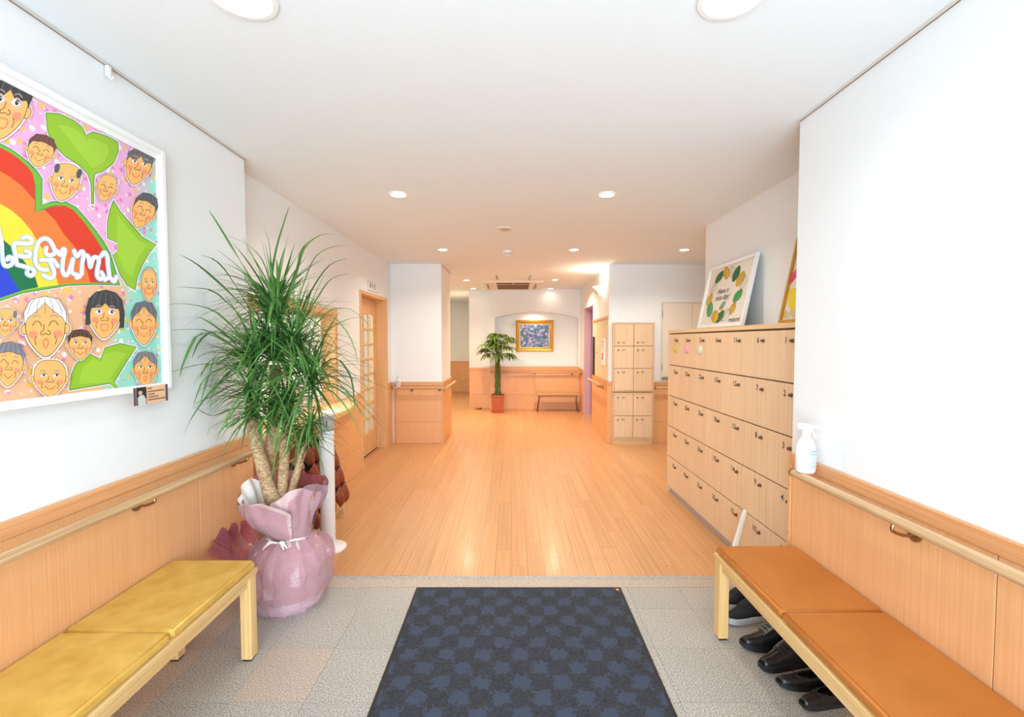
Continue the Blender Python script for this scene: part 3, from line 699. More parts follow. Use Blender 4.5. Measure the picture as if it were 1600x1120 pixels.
# ================================================================== benches
def bench(label, x0, x1, yfar, side, mat, n=3, cl=0.50, name='padded_bench'):
    """x0..x1 depth; side=+1: wall on the +X side"""
    front = x0 if side > 0 else x1
    t = thing(name, label, 'bench', ((x0 + x1) / 2, yfar - n * cl / 2, 0))
    ynear = yfar - n * cl
    zt = 0.395
    for k in range(n):
        b = yfar - k * cl - 0.004; a = b - cl + 0.004
        bm = bmesh.new(); bmesh.ops.create_cube(bm, size=1)
        cx0, cx1 = (x0 + 0.007, x1 - 0.002) if side > 0 else (x0 + 0.002, x1 - 0.007)
        bmesh.ops.scale(bm, vec=(cx1 - cx0, b - a, 0.036), verts=bm.verts)
        bmesh.ops.translate(bm, vec=((cx0 + cx1) / 2, (a + b) / 2, zt + 0.018), verts=bm.verts)
        bmesh.ops.bevel(bm, geom=list(bm.edges), offset=0.010, segments=3, affect='EDGES')
        obj('seat_cushion', MB().bm(bm), mat, t, True)
    obj('seat_board', MB().box(x0, x1, ynear, yfar, zt - 0.022, zt, 0.0015), M['bench_wood'], t)
    fx = (front, front + 0.022) if side > 0 else (front - 0.022, front)
    fx = (fx[0] + 0.014 * side, fx[1] + 0.014 * side)
    bx = (x1 - 0.032, x1 - 0.010) if side > 0 else (x0 + 0.010, x0 + 0.032)
    obj('front_apron', MB().box(fx[0], fx[1], ynear + 0.05, yfar - 0.055, zt - 0.065, zt - 0.022, 0.001), M['bench_wood'], t)
    obj('back_apron', MB().box(bx[0], bx[1], ynear + 0.05, yfar - 0.055, zt - 0.065, zt - 0.022, 0.001), M['bench_wood'], t)
    for yy in (yfar - 0.03, ynear + 0.008): obj('end_apron', MB().box(x0 + 0.055, x1 - 0.055, yy, yy + 0.022, zt - 0.065, zt - 0.022, 0.001), M['bench_leg'], t)
    for lx in (x0 + 0.004, x1 - 0.051):
        for ly in (yfar - 0.055, ynear + 0.004):
            l = obj('leg', MB().box(lx, lx + 0.047, ly, ly + 0.05, 0.008, zt - 0.0225, 0.003), M['bench_leg'], t)
            obj('rubber_foot', MB().box(lx + 0.005, lx + 0.042, ly + 0.005, ly + 0.045, 0.0, 0.0085), M['black'], l)
    return t
bench('low wooden bench with mustard yellow cushions on the left', -1.504, -1.128, 1.985, -1, M['mustard'], 3, 0.50)
bench('low wooden bench with caramel brown cushions on the right', 0.962, 1.345, 2.125, 1, M['caramel'], 3, 0.525)

# small bench at the end wall
sb = thing('small_bench', 'small wooden bench with thin metal legs under the niche', 'bench', (1.0, 8.95, 0))
p0 = onY(838, 616, 8.93); p1 = onY(905, 616, 8.93)
sx0, sx1 = 0.49, 1.33
obj('seat', MB().box(sx0, sx1, 8.80, 9.06, 0.335, 0.365, 0.006), M['railx'], sb)
for sx, s in ((sx0 + 0.02, 1), (sx1 - 0.02, -1)):
    obj('gusset', MB().prism([(sx, 0.334), (sx + s * 0.20, 0.334), (sx + s * 0.10, 0.30), (sx + s * 0.045, 0.245), (sx + s * 0.02, 0.245)][::s], 8.90, 8.925, 'Y'), M['railx'], sb)
    for yy in (8.84, 9.02):
        obj('leg', MB().tube([(sx + s * 0.025, yy, 0.334), (sx + s * 0.035, yy, 0.25), (sx, yy, 0.0)], 0.007, 8), M['bronze'], sb, True)
obj('stretcher', MB().box(sx0 + 0.05, sx1 - 0.05, 8.926, 8.94, 0.29, 0.334), M['railx'], sb)

# ================================================================== mat
mt = thing('entrance_mat', 'dark blue grey mottled doormat with black rubber border', 'mat', (0.04, 1.8, 0))
obj('rubber_border', MB().box(-0.537, 0.618, 0.75, 2.522, 0.0012, 0.006, 0.002), M['sole_black'], mt)
obj('pile', MB().prism([(-0.520, 0.767), (0.601, 0.767), (0.601, 2.455), (0.565, 2.507), (-0.520, 2.507)], 0.0055, 0.0105), M['rug'], mt)
obj('corner_tag', MB().prism([(0.602, 2.462), (0.602, 2.508), (0.570, 2.508)], 0.0061, 0.0085), M['gap'], mt, label='small brown corner tag with pale emblem')
obj('emblem', MB().prism([(0.588, 2.488), (0.599, 2.488), (0.599, 2.492), (0.594, 2.494), (0.599, 2.503), (0.594, 2.503), (0.589, 2.495)], 0.0086, 0.0091), M['paper'], mt)

# ================================================================== flat artwork helper
class Art:
    """coloured flat shapes laid over each other as thin coats of paint"""
    def __init__(s, fmap): s.map = fmap; s.mb = MB(); s.mats = []; s.n = 0
    def _m(s, c):
        m = flat(*c)
        if m not in s.mats: s.mats.append(m)
        s.mb.m = s.mats.index(m); s.n += 1
    def poly(s, pts, c, smooth=0):
        s._m(c)
        if smooth:
            q = [(a, b, 0) for a, b in pts]; q = smooth_line(q + [q[0]], smooth)[:-1]; pts = [(p.x, p.y) for p in q]
        P = [s.map(u, v, s.n * 1.2e-5) for u, v in pts]
        from mathutils.geometry import tessellate_polygon
        tr = tessellate_polygon([[Vector((u, v, 0)) for u, v in pts]])
        s.mb.add(P, [tuple(t) for t in tr])
    def stroke(s, pts, w, c, k=4, closed=False, taper=False):
        s._m(c)
        q = [Vector((a, b, 0)) for a, b in pts]
        if closed: q.append(q[0])
        if k > 1: q = smooth_line(q, k)
        if w > 6 and not taper:      # broad brush strokes: separate dabs, so that tight curls stay clean
            for a, b in zip(q[:-1], q[1:]):
                t = b - a
                if t.length < 1e-6: continue
                t.normalize(); nn = Vector((-t.y, t.x, 0)) * (w / 2); s.n += 0.12
                s.mb.add([s.map(p.x, p.y, s.n * 1.2e-5) for p in (a + nn, b + nn, b - nn, a - nn)], [(0, 1, 2, 3)])
            for p in q:
                s.n += 0.12; s.ell(p.x, p.y, w / 2, w / 2, c, 0, 12); s.n -= 1
            return
        L = []; n = len(q)
        for i in range(n):
            t = q[min(i + 1, n - 1)] - q[max(i - 1, 0)]
            if t.length < 1e-9: t = Vector((1, 0, 0))
            t.normalize(); nn = Vector((-t.y, t.x, 0)); ww = w / 2 * (math.sin(PI * (0.08 + 0.84 * i / (n - 1))) if taper else 1)
            L.append((q[i] + nn * ww, q[i] - nn * ww))
        vs = [s.map(p.x, p.y, s.n * 1.2e-5) for ab in L for p in ab]
        s.mb.add(vs, [(2 * i, 2 * i + 1, 2 * i + 3, 2 * i + 2) for i in range(n - 1)])
        if not taper and w > 6:
            s.ell(q[0].x, q[0].y, w / 2, w / 2, c); s.ell(q[-1].x, q[-1].y, w / 2, w / 2, c)
    def ell(s, cx, cy, rx, ry, c, rot=0, n=16):
        s._m(c)
        pts = []
        for i in range(n):
            a = 2 * PI * i / n; x, y = rx * math.cos(a), ry * math.sin(a)
            pts.append((cx + x * math.cos(rot) - y * math.sin(rot), cy + x * math.sin(rot) + y * math.cos(rot)))
        s.mb.add([s.map(u, v, s.n * 1.2e-5) for u, v in pts], [tuple(range(n))])

# ------------------------------------------------------------------ the big painting
PX = -1.488
def pmap(u, v, lift):
    q = onX(u * 0.26786, 100 + v * 0.26786, PX); return (q.x + lift + 0.0006, q.y, q.z)
def canvas_mat():
    m, nt, p = new_mat('dotted_canvas'); N = nt.nodes.new; L = nt.links.new
    tc = N('ShaderNodeTexCoord'); sp = N('ShaderNodeSeparateXYZ'); L(tc.outputs['Object'], sp.inputs[0])
    nz = N('ShaderNodeTexNoise'); nz.inputs['Scale'].default_value = 7; L(tc.outputs['Object'], nz.inputs['Vector'])
    def lin(a, b, c):   # smooth mask from a linear expression of y, z and noise
        m1 = N('ShaderNodeMath'); m1.operation = 'MULTIPLY'; m1.inputs[1].default_value = a; L(sp.outputs['Y'], m1.inputs[0])
        m2 = N('ShaderNodeMath'); m2.operation = 'MULTIPLY_ADD'; m2.inputs[1].default_value = b; L(sp.outputs['Z'], m2.inputs[0]); L(m1.outputs[0], m2.inputs[2])
        m3 = N('ShaderNodeMath'); m3.operation = 'MULTIPLY_ADD'; m3.inputs[1].default_value = 0.15; L(nz.outputs['Fac'], m3.inputs[0]); L(m2.outputs[0], m3.inputs[2])
        r = N('ShaderNodeMapRange'); r.inputs['From Min'].default_value = c; r.inputs['From Max'].default_value = c + 0.06; L(m3.outputs[0], r.inputs['Value']); return r
    # object coordinates are relative to the thing's base at y=1.3, z=1.2
    mint = lin(1.0, -0.28, 0.40); low = lin(0.0, -1.0, -0.40)
    mx1 = N('ShaderNodeMix'); mx1.data_type = 'RGBA'; mx1.inputs[6].default_value = srgb(232, 170, 210); mx1.inputs[7].default_value = srgb(232, 180, 140); L(low.outputs[0], mx1.inputs[0])
    mx2 = N('ShaderNodeMix'); mx2.data_type = 'RGBA'; mx2.inputs[7].default_value = srgb(150, 214, 194); L(mint.outputs[0], mx2.inputs[0]); L(mx1.outputs[2], mx2.inputs[6])
    cur = mx2.outputs[2]
    for sc_, colr, th, off in ((27, srgb(238, 232, 232), 0.27, 0), (25, srgb(236, 190, 84), 0.27, 3), (29, srgb(222, 128, 176), 0.27, 7), (48, srgb(238, 214, 228), 0.26, 11)):
        mp = N('ShaderNodeMapping'); mp.inputs['Location'].default_value = (0, off, off * 0.7); mp.inputs['Scale'].default_value = (0, 1, 1); L(tc.outputs['Object'], mp.inputs[0])
        v = N('ShaderNodeTexVoronoi'); v.inputs['Scale'].default_value = sc_; v.inputs['Randomness'].default_value = 0.8; L(mp.outputs[0], v.inputs['Vector'])
        r = N('ShaderNodeMapRange'); r.inputs['From Min'].default_value = th; r.inputs['From Max'].default_value = th - 0.06; L(v.outputs['Distance'], r.inputs['Value'])
        mx = N('ShaderNodeMix'); mx.data_type = 'RGBA'; mx.inputs[7].default_value = colr; L(cur, mx.inputs[6]); L(r.outputs[0], mx.inputs[0]); cur = mx.outputs[2]
    L(cur, p.inputs['Base Color']); p.inputs['Roughness'].default_value = 0.6
    return m
M['canvas'] = canvas_mat()
bp = thing('wall_painting', 'large white framed painting of cartoon faces, green leaves and rainbow', 'painting', (XL, 1.3, 1.2))
PY0, PY1, PZ0, PZ1 = 0.50, 1.965, 1.195, 2.20
fw = 0.023
mbf = MB()
mbf.box(XL, -1.468, PY1 - fw, PY1, PZ0, PZ1, 0.003).box(XL, -1.468, PY0, PY0 + fw, PZ0, PZ1, 0.003)
mbf.box(XL, -1.468, PY0 + fw, PY1 - fw, PZ1 - fw, PZ1, 0.003).box(XL, -1.468, PY0 + fw, PY1 - fw, PZ0, PZ0 + fw, 0.003)
obj('frame', mbf, M['white_frame'], bp)
mbf = MB(); e = fw + 0.020; eb = fw + 0.004
mbf.box(XL, -1.480, PY1 - fw - 0.008, PY1 - fw, PZ0 + fw, PZ1 - fw).box(XL, -1.480, PY0 + e, PY1 - fw - 0.008, PZ1 - e, PZ1 - fw).box(XL, -1.480, PY0 + e, PY1 - fw - 0.008, PZ0 + fw, PZ0 + eb)
obj('inner_lip', mbf, M['white_frame'], bp)
obj('canvas', MB().box(XL + 0.001, PX, PY0 + fw, PY1 - fw - 0.0005, PZ0 + fw, PZ1 - fw), M['canvas'], bp)
A = Art(pmap)
GREEN, DG, WH = (146, 190, 46), (66, 128, 78), (236, 232, 236)
L0 = [(-420, 200), (-200, 350), (0, 465), (60, 495), (110, 530), (165, 575), (215, 625), (245, 670), (243, 820), (300, 803), (380, 803), (440, 835), (500, 900), (560, 975), (600, 1030), (640, 1100), (665, 1180), (700, 1290), (560, 1285), (400, 1290), (250, 1315), (130, 1335), (0, 1380), (-420, 1500)]
A.stroke(L0[:-1], 14, WH, 1); A.poly(L0, (112, 176, 60)); A.stroke(L0[1:-1], 6, DG, 1)
bot = [(678, 1276), (530, 1274), (400, 1278), (250, 1300), (120, 1322), (0, 1364), (-420, 1480)]
A.poly([(-420, 230), (-200, 376), (0, 488), (55, 515), (105, 550), (160, 598), (190, 640), (203, 700), (205, 865), (255, 845), (300, 828), (375, 825), (425, 850), (480, 910), (540, 990), (585, 1060), (620, 1120), (650, 1220)] + bot, (214, 58, 34))
A.poly([(-420, 400), (-200, 520), (0, 625), (60, 660), (130, 715), (205, 800), (205, 865), (258, 848), (320, 910), (370, 990), (430, 1060), (468, 1110), (505, 1200), (525, 1275)] + bot[2:], (250, 122, 54))
A.poly([(-420, 600), (-200, 710), (0, 815), (60, 850), (120, 900), (180, 970), (225, 1050), (270, 1105), (310, 1185), (340, 1288)] + bot[3:], (238, 214, 60))
A.poly([(-420, 830), (-200, 900), (0, 1010), (60, 1060), (100, 1100), (160, 1175), (205, 1245), (222, 1302)] + bot[4:], (16, 110, 70))
A.poly([(-420, 1000), (-200, 1060), (0, 1155), (60, 1235), (110, 1315), (118, 1324)] + bot[5:], (36, 66, 196))
A.stroke([(203, 700), (205, 865), (258, 846), (330, 824)], 6, DG, 1)
for L in ([(265, 285), (345, 290), (430, 330), (480, 370), (500, 415), (540, 395), (620, 420), (685, 455), (690, 510), (660, 580), (600, 625), (552, 642), (545, 700), (545, 820), (532, 815), (530, 700), (510, 640), (460, 590), (380, 540), (310, 470), (275, 390)],
          [(660, 795), (700, 860), (760, 930), (830, 1010), (912, 1055), (870, 1100), (830, 1170), (800, 1240), (787, 1320), (740, 1290), (700, 1230), (655, 1115), (725, 1060), (625, 1015), (625, 920), (640, 850)],
          [(403, 1902), (415, 1810), (440, 1750), (520, 1690), (585, 1720), (610, 1655), (700, 1630), (795, 1650), (740, 1730), (665, 1855), (690, 1895), (670, 1890), (640, 1862), (500, 1885)]):
    A.stroke(L, 16, WH, 1, closed=True); A.poly(L, GREEN); A.stroke(L, 5, DG, 1, closed=True)
    cx = sum(p[0] for p in L) / len(L); cy = sum(p[1] for p in L) / len(L)
    A.poly([(cx + (p[0] - cx) * 0.7, cy + (p[1] - cy) * 0.7) for p in L[:12]], (160, 202, 60))
# lettering
K = 0.11875 / 0.26786
def T(pts): return [(a * K, 260 / 0.26786 + b * K) for a, b in pts]
letters = [[(-330, -160), (-300, 60), (-290, 260)], [(-300, -100), (-230, 60), (-180, 180), (-120, 20), (-60, -100), (10, 150), (20, 300), (40, 440), (90, 470), (150, 440), (150, 370), (110, 350), (85, 385)],
           [(290, 100), (340, 85), (400, 110), (400, 160), (340, 175), (180, 175), (190, 300), (215, 450)], [(330, 270), (380, 290), (370, 340), (290, 345), (240, 330)],
           [(215, 450), (330, 480), (420, 510), (440, 560), (400, 595), (350, 570), (350, 540)],
           [(600, 230), (590, 290), (640, 330), (710, 300), (700, 230), (640, 130), (560, 110), (490, 170), (455, 300), (460, 430), (520, 505), (610, 520)],
           [(530, 390), (610, 390), (690, 390), (750, 470)], [(640, 400), (690, 500), (700, 590), (650, 630), (560, 590)],
           [(740, 270), (780, 320), (820, 250), (845, 270), (820, 380), (810, 520), (850, 590), (900, 540), (950, 380), (930, 520), (960, 570), (1040, 600), (1000, 620)],
           [(965, 270), (1000, 340), (1060, 280), (1090, 310), (1070, 450), (1065, 570)],
           [(1090, 340), (1150, 340), (1180, 480), (1220, 360), (1290, 380), (1270, 520), (1270, 600), (1310, 640), (1350, 600), (1320, 550)],
           [(1320, 340), (1360, 290), (1400, 340), (1410, 450), (1430, 610)], [(1370, 650), (1430, 620), (1490, 670), (1520, 610)]]
for l in letters: A.stroke(T(l), 30, (156, 196, 224), 5)
for l in letters: A.stroke(T(l), 22, (234, 230, 240), 5)
SK, SKO = (246, 182, 108), (92, 58, 34)
def face(cx, cy, w, h, hair, hc, eyes='open', tilt=0.0, glasses=False, mouth='smile'):
    def P(pts): 
        out = []
        for x, y in pts:
            X, Y = x * w / 2, y * h / 2
            out.append((cx + X * math.cos(tilt) - Y * math.sin(tilt), cy + X * math.sin(tilt) + Y * math.cos(tilt)))
        return out
    def E(x, y, rx, ry, c): q = P([(x, y)])[0]; A.ell(q[0], q[1], rx * w / 2, ry * h / 2, c, tilt)
    lw = max(3, w * 0.014)
    head = [(-.78, -.5), (-.5, -.9), (0, -1), (.5, -.9), (.78, -.5), (.80, 0), (.68, .42), (.32, .84), (0, 1), (-.32, .84), (-.68, .42), (-.80, 0)]
    A.poly(P([(x * 1.10, y * 1.07) for x, y in head]), WH, 3)
    for s in (-1, 1): E(s * .86, .05, .19, .22, WH)
    for s in (-1, 1): E(s * .86, .05, .155, .19, SKO); E(s * .86, .05, .13, .165, SK)
    A.poly(P(head), SK, 3); A.stroke(P(head), lw, SKO, 3, closed=True)
    for s in (-1, 1): E(s * .5, .22, .19, .13, (243, 148, 108))
    dark = tuple(int(v * 0.45) for v in hc)
    if hair in ('cap', 'bangs', 'part', 'bob'):
        top = [(-.84, -.12), (-.86, -.55), (-.55, -.98), (0, -1.08), (.55, -.98), (.86, -.55), (.84, -.12)]
        inner = {'cap': [(.66, -.5), (0, -.64), (-.66, -.5)], 'bangs': [(.72, -.3), (.3, -.22), (0, -.5), (-.3, -.22), (-.72, -.3)],
                 'part': [(.70, -.34), (.3, -.6), (0, -.86), (-.3, -.6), (-.70, -.34)], 'bob': [(.72, -.3), (.2, -.36), (0, -.55), (-.2, -.36), (-.72, -.3)]}[hair]
        if hair == 'bob':
            top = [(-.95, .45), (-1.02, -.1), (-.86, -.7), (-.5, -1.0), (0, -1.1), (.5, -1.0), (.86, -.7), (1.02, -.1), (1.0, .5), (.82, .5)]; inner = [(.78, -.05)] + inner + [(-.78, -.05), (-.75, .42)]
        A.poly(P(top + inner), hc); A.stroke(P(top + inner), lw, dark, 1, closed=True)
        for i in range(5):
            x = -.6 + .3 * i; A.stroke(P([(x * .7, -1.0), (x, -.75), (x * 1.15, -.48 if hair != 'bob' else -.42)]), lw * .8, dark if hc[0] > 90 else (120, 120, 122), 3)
    if hair == 'side':
        for s in (-1, 1): E(s * .66, -.62, .16, .26, hc)
    if hair == 'stub':
        for i in range(13):
            a = PI * (0.12 + 0.76 * i / 12); x, y = .84 * math.cos(a), -.35 - .72 * math.sin(a)
            A.stroke(P([(x, y), (x * 1.08, y * 1.08)]), lw * 1.6, hc, 1)
    for s in (-1, 1):
        if eyes == 'open':
            E(s * .33, -.16, .17, .095, (242, 242, 240)); E(s * .33 + .03, -.17, .075, .075, (40, 30, 26)); E(s * .33 + .05, -.19, .02, .02, (250, 250, 250))
            A.stroke(P([(s * .15, -.20), (s * .33, -.27), (s * .52, -.17)]), lw, SKO, 3)
        else: A.stroke(P([(s * .14, -.05), (s * .24, -.2), (s * .40, -.22), (s * .52, -.08)]), lw * 1.1, SKO, 3)
        A.stroke(P([(s * .20, -.38), (s * .36, -.43), (s * .5, -.36)]), lw * 1.8, (170, 150, 140), 3)
        A.stroke(P([(s * .36, .28), (s * .44, .42), (s * .38, .58)]), lw, SKO, 3)
        if glasses: A.stroke(P([(s * .12, -.15), (s * .33, -.30), (s * .56, -.15), (s * .33, .0)]), lw * 1.6, (226, 196, 196), 4, closed=True)
    A.stroke(P([(-.06, -.12), (-.08, .08), (-.2, .16), (-.14, .24), (0, .20), (.14, .24), (.2, .16), (.08, .08)]), lw, SKO, 3)
    if mouth == 'smile': A.stroke(P([(-.28, .42), (0, .62), (.28, .42)]), lw * 1.4, (232, 96, 66), 4)
    elif mouth == 'open': A.stroke(P([(-.2, .42), (0, .36), (.2, .42), (.12, .64), (-.12, .64)]), lw * 1.4, (236, 110, 76), 3, closed=True)
    else: A.stroke(P([(0, .36), (.11, .50), (0, .70), (-.11, .50)]), lw * 1.4, (236, 110, 76), 3, closed=True)
for a in [(30, 245, 300, 400, 'bangs', (62, 60, 62), 'open', .25, True, 'open'), (228, 510, 190, 185, 'cap', (112, 72, 66), 'shut', .3),
          (372, 690, 200, 222, 'side', (84, 84, 90), 'open', .25), (612, 725, 135, 158, 'stub', (70, 60, 56), 'shut', .3), (800, 592, 180, 232, 'bangs', (106, 106, 110), 'open', .3),
          (828, 860, 160, 205, 'cap', (84, 84, 92), 'shut', .4), (860, 1290, 108, 185, 'stub', (120, 70, 40), 'open', .0), (20, 1508, 150, 170, 'side', (110, 114, 120), 'open', .1),
          (252, 1538, 290, 340, 'part', (236, 234, 234), 'shut', -.02, False, 'round'), (600, 1466, 225, 270, 'bob', (62, 62, 66), 'open', .05, True, 'open'),
          (455, 1640, 165, 172, 'cap', (84, 52, 36), 'open', .0, False, 'smile'), (828, 1515, 172, 245, 'part', (112, 112, 122), 'shut', .0), (835, 1782, 160, 195, 'part', (134, 134, 142), 'open', .0, False, 'round'),
          (275, 1832, 232, 212, 'stub', (246, 246, 246), 'open', .0), (35, 1755, 200, 250, 'cap', (128, 130, 140), 'shut', .1),
          (-260, 480, 240, 260, 'cap', (70, 70, 74), 'open', 0), (-270, 1700, 260, 280, 'part', (150, 150, 156), 'open', 0)]:
    face(*a)
# keep the paint inside the frame opening
lo_y, hi_y, lo_z, hi_z = PY0 + fw + 0.001, PY1 - fw - 0.008, PZ0 + eb, PZ1 - e
A.mb.v = [(v[0], min(max(v[1], lo_y), hi_y), min(max(v[2], lo_z), hi_z)) for v in A.mb.v]
obj('painted_picture', A.mb, A.mats, bp, label='painted faces, ginkgo leaves, rainbow and white lettering MEGUMI')

# caption card
def cmap(u, v, lift):   # crop units of the caption card
    q = onX(190 + u * 0.05625, 590 + v * 0.05625, -1.4665); return (q.x + lift + 0.0005, q.y, q.z)
cc = thing('caption_card', 'small caption card with photo of seated person under the painting', 'card', (-1.467, 1.85, 1.18))
q = [cmap(320, 320, 0), cmap(1275, 215, 0), cmap(1250, 640, 0), cmap(365, 780, 0)]
y0, y1 = q[0][1], q[1][1]; z0, z1 = 1.145, 1.215
mb = MB().box(-1.4675, -1.4665, y0, y1, z0, z1); obj('card', mb, flat(240, 190, 150), cc)
def k2(u, v, lift): return (-1.4662 + lift, y0 + (y1 - y0) * u, z1 + (z0 - z1) * v)
C = Art(k2)
C.poly([(0, 0), (.07, 0), (.07, 1), (0, 1)], (92, 84, 110)); C.poly([(.93, 0), (1, 0), (1, 1), (.93, 1)], (92, 76, 96))
C.poly([(.08, 0), (.36, 0), (.36, 1), (.08, 1)], (40, 46, 44)); C.ell(.19, .30, .055, .14, (222, 172, 140)); C.poly([(.13, .2), (.17, .1), (.25, .1), (.27, .35), (.24, .2)], (50, 34, 28))
C.poly([(.12, 1), (.11, .6), (.17, .45), (.28, .45), (.34, .7), (.34, 1)], (206, 210, 212))
for i, (v, w) in enumerate(((.12, .14), (.30, .48), (.46, .2), (.62, .3), (.78, .5))):
    u = .40
    while u < .40 + w: C.poly([(u, v - .04), (u + .022, v - .04), (u + .022, v + .045), (u, v + .045)], (96, 66, 56)); u += .035
obj('card_print', C.mb, C.mats, cc)

# ------------------------------------------------------------------ leaf wreath picture leaning on the lockers
def leaning(name, label, cat, ya, yb, frame_m, fwid, zb=1.494):
    """picture leaning back on the side wall; ya near, yb far. returns thing and local map (u right 0..1, v down 0..1)"""
    xb, xt, zt = 1.615, 1.716, 2.01
    t = thing(name, label, cat, (xb, (ya + yb) / 2, zb))
    d = Vector((xt - xb, 0, zt - zb - 0.008)); n = Vector((-d.z, 0, d.x)).normalized()
    def P(u, v, w): return Vector((xb, yb + (ya - yb) * u, zb + 0.008)) + d * (1 - v) + n * w
    def slab(u0, u1, v0, v1, w0, w1):
        c = [P(u, v, w) for w in (w0, w1) for (u, v) in ((u0, v0), (u1, v0), (u1, v1), (u0, v1))]
        return MB().add(c, [(0, 1, 2, 3), (7, 6, 5, 4), (0, 4, 5, 1), (1, 5, 6, 2), (2, 6, 7, 3), (3, 7, 4, 0)])
    fu = fwid / abs(ya - yb); fv = fwid / d.length
    for a in ((0, fu, 0, 1), (1 - fu, 1, 0, 1), (fu, 1 - fu, 0, fv), (fu, 1 - fu, 1 - fv, 1)): obj('frame_side', slab(*a, -0.004, 0.018), frame_m, t)
    obj('backing', slab(fu * .5, 1 - fu * .5, fv * .5, 1 - fv * .5, -0.003, 0.004), flat(228, 220, 206), t)
    return t, (lambda u, v, l: tuple(P(u, v, 0.0045 + l)))
t, f = leaning('wreath_picture', 'white framed drawing of leaf wreath leaning on top of the lockers', 'picture', 3.17, 3.93, M['white_frame'], 0.026)
C = Art(f)
# crop units 948 x 1120 -> picture coordinates
def wm(px, py):
    X = 1080 + px * 0.11603; Y = 390 + py * 0.11607
    r = ray(X, Y); xb, xt, zb, zt = 1.615, 1.716, 1.502, 2.01
    # plane through (xb,*,zb) and (xt,*,zt)
    k = (xt - xb) / (zt - zb); tt = (xb + k * (CAMH - zb)) / (r[0] - k * r[2])
    y = tt * r[1]; z = CAMH + tt * r[2]
    return ((3.93 - y) / 0.76, 1 - (z - zb) / (zt - zb))
def leafart(x0, y0, x1, y1, w, c, outline=(50, 60, 40)):
    pts = []
    for i in range(9):
        s = i / 8; pts.append((x0 + (x1 - x0) * s, y0 + (y1 - y0) * s, w * math.sin(PI * (0.06 + 0.88 * s)) ** 0.8))
    d = math.hypot(x1 - x0, y1 - y0); nx, ny = -(y1 - y0) / d, (x1 - x0) / d
    L = [(a + nx * k, b + ny * k) for a, b, k in pts] + [(a - nx * k, b - ny * k) for a, b, k in pts[::-1]]
    L = [wm(*q) for q in L]
    if c: C.poly(L, c)
    C.stroke(L, 0.006, outline, 1, closed=True); C.stroke([wm(x0, y0), wm(x1, y1)], 0.005, outline, 1)
    for i in range(1, 7, 1):
        a, b, k = pts[i]; C.stroke([wm(a, b), wm(a + nx * k * .8, b + ny * k * .8)], 0.004, outline, 1)
GR, YE, LG = (34, 110, 52), (222, 172, 30), (60, 160, 90)
leafart(440, 290, 335, 455, 34, GR); leafart(485, 235, 478, 395, 44, YE); leafart(560, 228, 565, 385, 46, None, (120, 100, 96)); leafart(662, 220, 570, 430, 38, GR)
leafart(720, 295, 620, 490, 40, YE); leafart(738, 340, 680, 530, 36, None, (120, 100, 96)); leafart(690, 540, 580, 705, 42, LG); leafart(600, 715, 530, 870, 32, YE)
leafart(520, 800, 420, 960, 44, None, (120, 100, 96)); leafart(445, 820, 348, 985, 36, GR); leafart(345, 825, 310, 980, 48, YE); leafart(275, 705, 240, 905, 38, LG)
leafart(288, 598, 222, 750, 30, YE); leafart(345, 460, 275, 590, 30, None, (120, 100, 96))
for a, b, c in (((465, 700), (400, 800), (120, 186, 190)), ((430, 770), (390, 808), YE)): leafart(a[0], a[1], b[0], b[1], 20, c)
obj('wreath_drawing', C.mb, C.mats, t)
def on_pic(cu, cv, sx, sy):
    return lambda x, y: f(cu + x * sx, cv - y * sy, 0.004)
for s, cu, cv, sz in (('Have a', .43, .435, .066), ('nice day!', .45, .535, .066), ('megumi', .80, .90, .052)):
    obj('handwriting', text_mesh(s, sz, M['ink'], on_pic(cu, cv, 1 / 0.76, 1 / 0.52), t.location, 0.35), None, t, kind='stuff')
t, f = leaning('gilt_picture', 'gilt framed picture with pink and yellow shapes on the lockers', 'picture', 2.30, 2.735, M['gold'], 0.016)
C = Art(f)
C.poly([(0.04, .42), (.35, .18), (.6, .1), (.6, .2), (.4, .3), (.04, .55)], (232, 70, 130)); C.poly([(.04, .60), (.3, .62), (.6, .80), (.8, .9), (.3, .86), (.1, .8)], (236, 206, 50), 3)
C.poly([(.5, .1), (.96, .3), (.96, .5), (.6, .3)], (240, 150, 60))
for i in range(14): C.ell(.08 + .062 * i, .9 + .03 * math.sin(i * 2.1), .035, .05, (200, 196, 180) if i % 2 else (226, 190, 90))
obj('picture_print', C.mb, C.mats, t)

# ------------------------------------------------------------------ gilt painting in the niche
gp = thing('niche_painting', 'gilt framed painting of blurry violet and green flowers in niche', 'painting', (0.48, 9.59, 1.2))
gx0, gx1, gz0, gz1 = 0.095, 0.885, 1.17, 1.83
mb = MB()
prof = [(0, 0.0), (0.0, 0.02), (0.02, 0.045), (0.05, 0.035), (0.075, 0.02), (0.085, 0.02)]
def framept(k, inset):   # corner k at inset
    x = (gx0 + inset) if k in (0, 3) else (gx1 - inset); z = (gz0 + inset) if k in (0, 1) else (gz1 - inset); return x, z
for k in range(4):
    k2_ = (k + 1) % 4; vs = []
    for ins, dep in prof:
        for kk in (k, k2_): x, z = framept(kk, ins); vs.append((x, 9.599 - dep, z))
    mb.add(vs, [(2 * i, 2 * i + 1, 2 * i + 3, 2 * i + 2) for i in range(len(prof) - 1)])
obj('frame', mb, M['gold'], gp)
obj('mount', MB().box(gx0 + 0.08, gx1 - 0.08, 9.583, 9.598, gz0 + 0.08, gz1 - 0.08), flat(232, 224, 200), gp)
